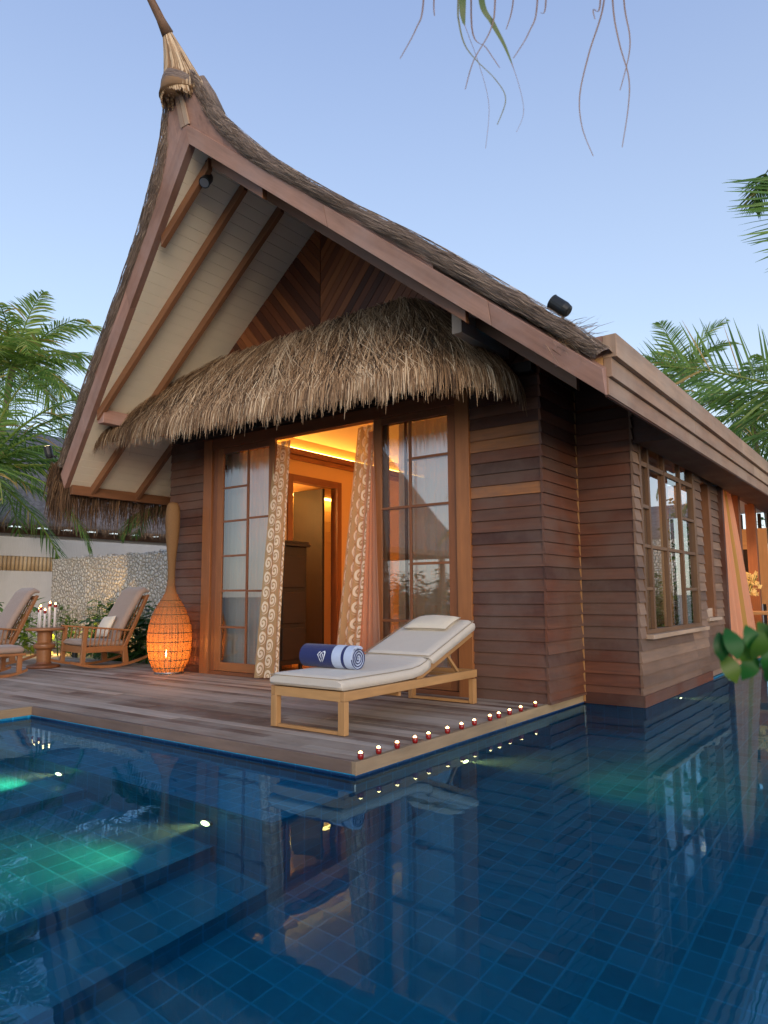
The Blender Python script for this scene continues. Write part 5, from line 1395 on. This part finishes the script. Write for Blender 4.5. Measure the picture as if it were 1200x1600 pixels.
# ================================================================== PAVILION THINGS AT FAR RIGHT
mi=tag(empty('standing_mirror',(-3.35,17.5,.06)),'tall wood framed mirror standing in the open pavilion at the far right','mirror')
m=MB(); m.box(-.12,.12,-.03,.03,.9,2.55,.5,(0,0,1)); m.box(.52,.74,-.03,.03,.9,2.55,.5,(0,0,1)); m.box(.121,.519,-.03,.03,2.1,2.55,.6,(1,0,0)); m.box(.121,.519,-.03,.03,.9,1.0,.6,(1,0,0)); m.box(-.08,-.02,-.02,.02,.0,.9); m.box(.64,.70,-.02,.02,0,.9); m.build('frame',M['teak'],mi)
m=MB(); m.box(.122,.518,-.005,.005,1.0,2.1); m.build('mirror_glass',plain('mirror_glass',(.03,.025,.02),.08),mi)
dt=tag(empty('dining_table',(-2.55,15.9,.06)),'wooden pavilion table with crossed legs at the right edge','table')
m=MB(); m.box(-.5,.9,-.4,.4,.72,.78,.7,(1,0,0)); m.build('table_top',M['teak'],dt,bevel=.005)
for x in (-.3,.6):
    m=MB(); m.beam((x,-.3,.0),(x,.3,.72),.09,.06,tone=.4); m.build('leg',M['chairwood'],dt); m=MB(); m.beam((x+.07,.3,.0),(x+.07,-.3,.72),.09,.06,tone=.4); m.build('leg',M['chairwood'],dt)
fv=tag(empty('flower_vase',(-2.78,15.85,.84)),'dark vase of yellow white orchids on the pavilion table','vase')
m=MB(); m.lathe((0,0,0),[(0,0),(.06,.0),(.075,.08),(.05,.2),(.03,.28),(.035,.3)],16); m.build('vase',M['black'],fv,smooth=True)
m=MB(); r=random.Random(9)
for i in range(90):
    a=r.uniform(0,6.28); q=V((cos(a)*r.uniform(0,.26),sin(a)*r.uniform(0,.2),.30+r.random()*.48)); 
    for k in range(4):
        b=k*1.57+r.random(); v=V((cos(b),r.uniform(-.4,.4),sin(b))); m.ribbon([q,q+v*.02,q+v*.045],[.004,.018,.002],v.cross(V((0,1,0))).normalized(),.5)
m.build('blossoms',plain('orchid_petal',(.80,.60,.22),.6),fv)
m=MB()
for i in range(16): a=r.uniform(0,6.28); m.tube([(0,0,.28),(cos(a)*.08,sin(a)*.06,.45),(cos(a)*.2,sin(a)*.15,.6+r.random()*.15)],.004,4,.5)
m.build('stems',M['shrub'],fv)
ot=tag(empty('yellow_ottoman',(-3.15,9.7,.012)),'mustard yellow upholstered stool behind the bay window glass','ottoman')
m=MB(); m.box(-.24,.24,-.42,.42,.30,.88,.5); m.build('seat_block',fabric('mustard_fabric',(.50,.26,.06)),ot,bevel=.03); m=MB(); [m.box(a,a+.05,b,b+.05,0,.30) for a in (-.22,.17) for b in (-.4,.35)]; m.build('feet',M['darkwood'],ot)

# ================================================================== CAMERA
cam=bpy.data.cameras.new('camera'); co=bpy.data.objects.new('camera',cam); COL.objects.link(co)
Rr=V((0.8016941,0.5977050,-0.0059433)); Uu=V((0.0737094,-0.0889886,0.9933015)); Ff=V((-0.5931724,0.7967621,0.1153981))
co.matrix_world=Matrix(((Rr.x,Uu.x,-Ff.x,0),(Rr.y,Uu.y,-Ff.y,0),(Rr.z,Uu.z,-Ff.z,1.2),(0,0,0,1)))
cam.sensor_fit='VERTICAL'; cam.sensor_height=24; cam.lens=1119.21/1600*24; cam.clip_end=3000; cam.clip_start=.05
cam.dof.use_dof=True; cam.dof.focus_distance=7.5; cam.dof.aperture_fstop=2.2
scn.camera=co

# ================================================================== SKY, SUN
w=bpy.data.worlds.new('World'); scn.world=w; w.use_nodes=True; nt=w.node_tree; nt.nodes.clear()
SUN_EL=radians(12); SUN_AZ=radians(128)
o=nt.nodes.new('ShaderNodeOutputWorld'); bg=nt.nodes.new('ShaderNodeBackground'); sk=nt.nodes.new('ShaderNodeTexSky'); sk.sky_type='NISHITA'; sk.sun_disc=False
sk.sun_elevation=SUN_EL; sk.sun_rotation=SUN_AZ; sk.dust_density=.6; sk.ozone_density=2.2; sk.air_density=1.0
geo=nt.nodes.new('ShaderNodeTexCoord'); sx=nt.nodes.new('ShaderNodeSeparateXYZ'); nt.links.new(geo.outputs['Generated'],sx.inputs[0])
rp=nt.nodes.new('ShaderNodeValToRGB'); nt.links.new(sx.outputs[2],rp.inputs[0])
while len(rp.color_ramp.elements)<5: rp.color_ramp.elements.new(.5)
for e,(p_,c_) in zip(rp.color_ramp.elements,[(.0,(1.95,1.90,1.95)),(.12,(1.72,1.82,2.0)),(.35,(1.14,1.37,1.78)),(.7,(.64,.84,1.42)),(1,(.50,.66,1.15))]): e.position=p_; e.color=(*c_,1)
mx=nt.nodes.new('ShaderNodeMix'); mx.data_type='RGBA'; mx.inputs[0].default_value=.8; nt.links.new(sk.outputs[0],mx.inputs[6]); nt.links.new(rp.outputs[0],mx.inputs[7]); nt.links.new(mx.outputs[2],bg.inputs[0]); nt.links.new(bg.outputs[0],o.inputs[0]); bg.inputs[1].default_value=.15
L=bpy.data.lights.new('sun','SUN'); L.energy=.60; L.angle=radians(35); L.color=(1,.80,.66); so=bpy.data.objects.new('sun',L); COL.objects.link(so)
sd_=V((sin(SUN_AZ)*cos(SUN_EL),cos(SUN_AZ)*cos(SUN_EL),sin(SUN_EL)))
so.rotation_euler=(-sd_).to_track_quat('-Z','Y').to_euler()
scn.view_settings.view_transform='Standard'; scn.view_settings.look='None'; scn.view_settings.gamma=1; scn.view_settings.exposure=1.7
c=scn.cycles; c.use_denoising=True; c.max_bounces=10; c.transparent_max_bounces=16; c.transmission_bounces=8; c.glossy_bounces=5; c.diffuse_bounces=4; c.sample_clamp_indirect=4; c.sample_clamp_direct=30; c.use_adaptive_sampling=True
c.caustics_reflective=False; c.caustics_refractive=True; c.blur_glossy=.3
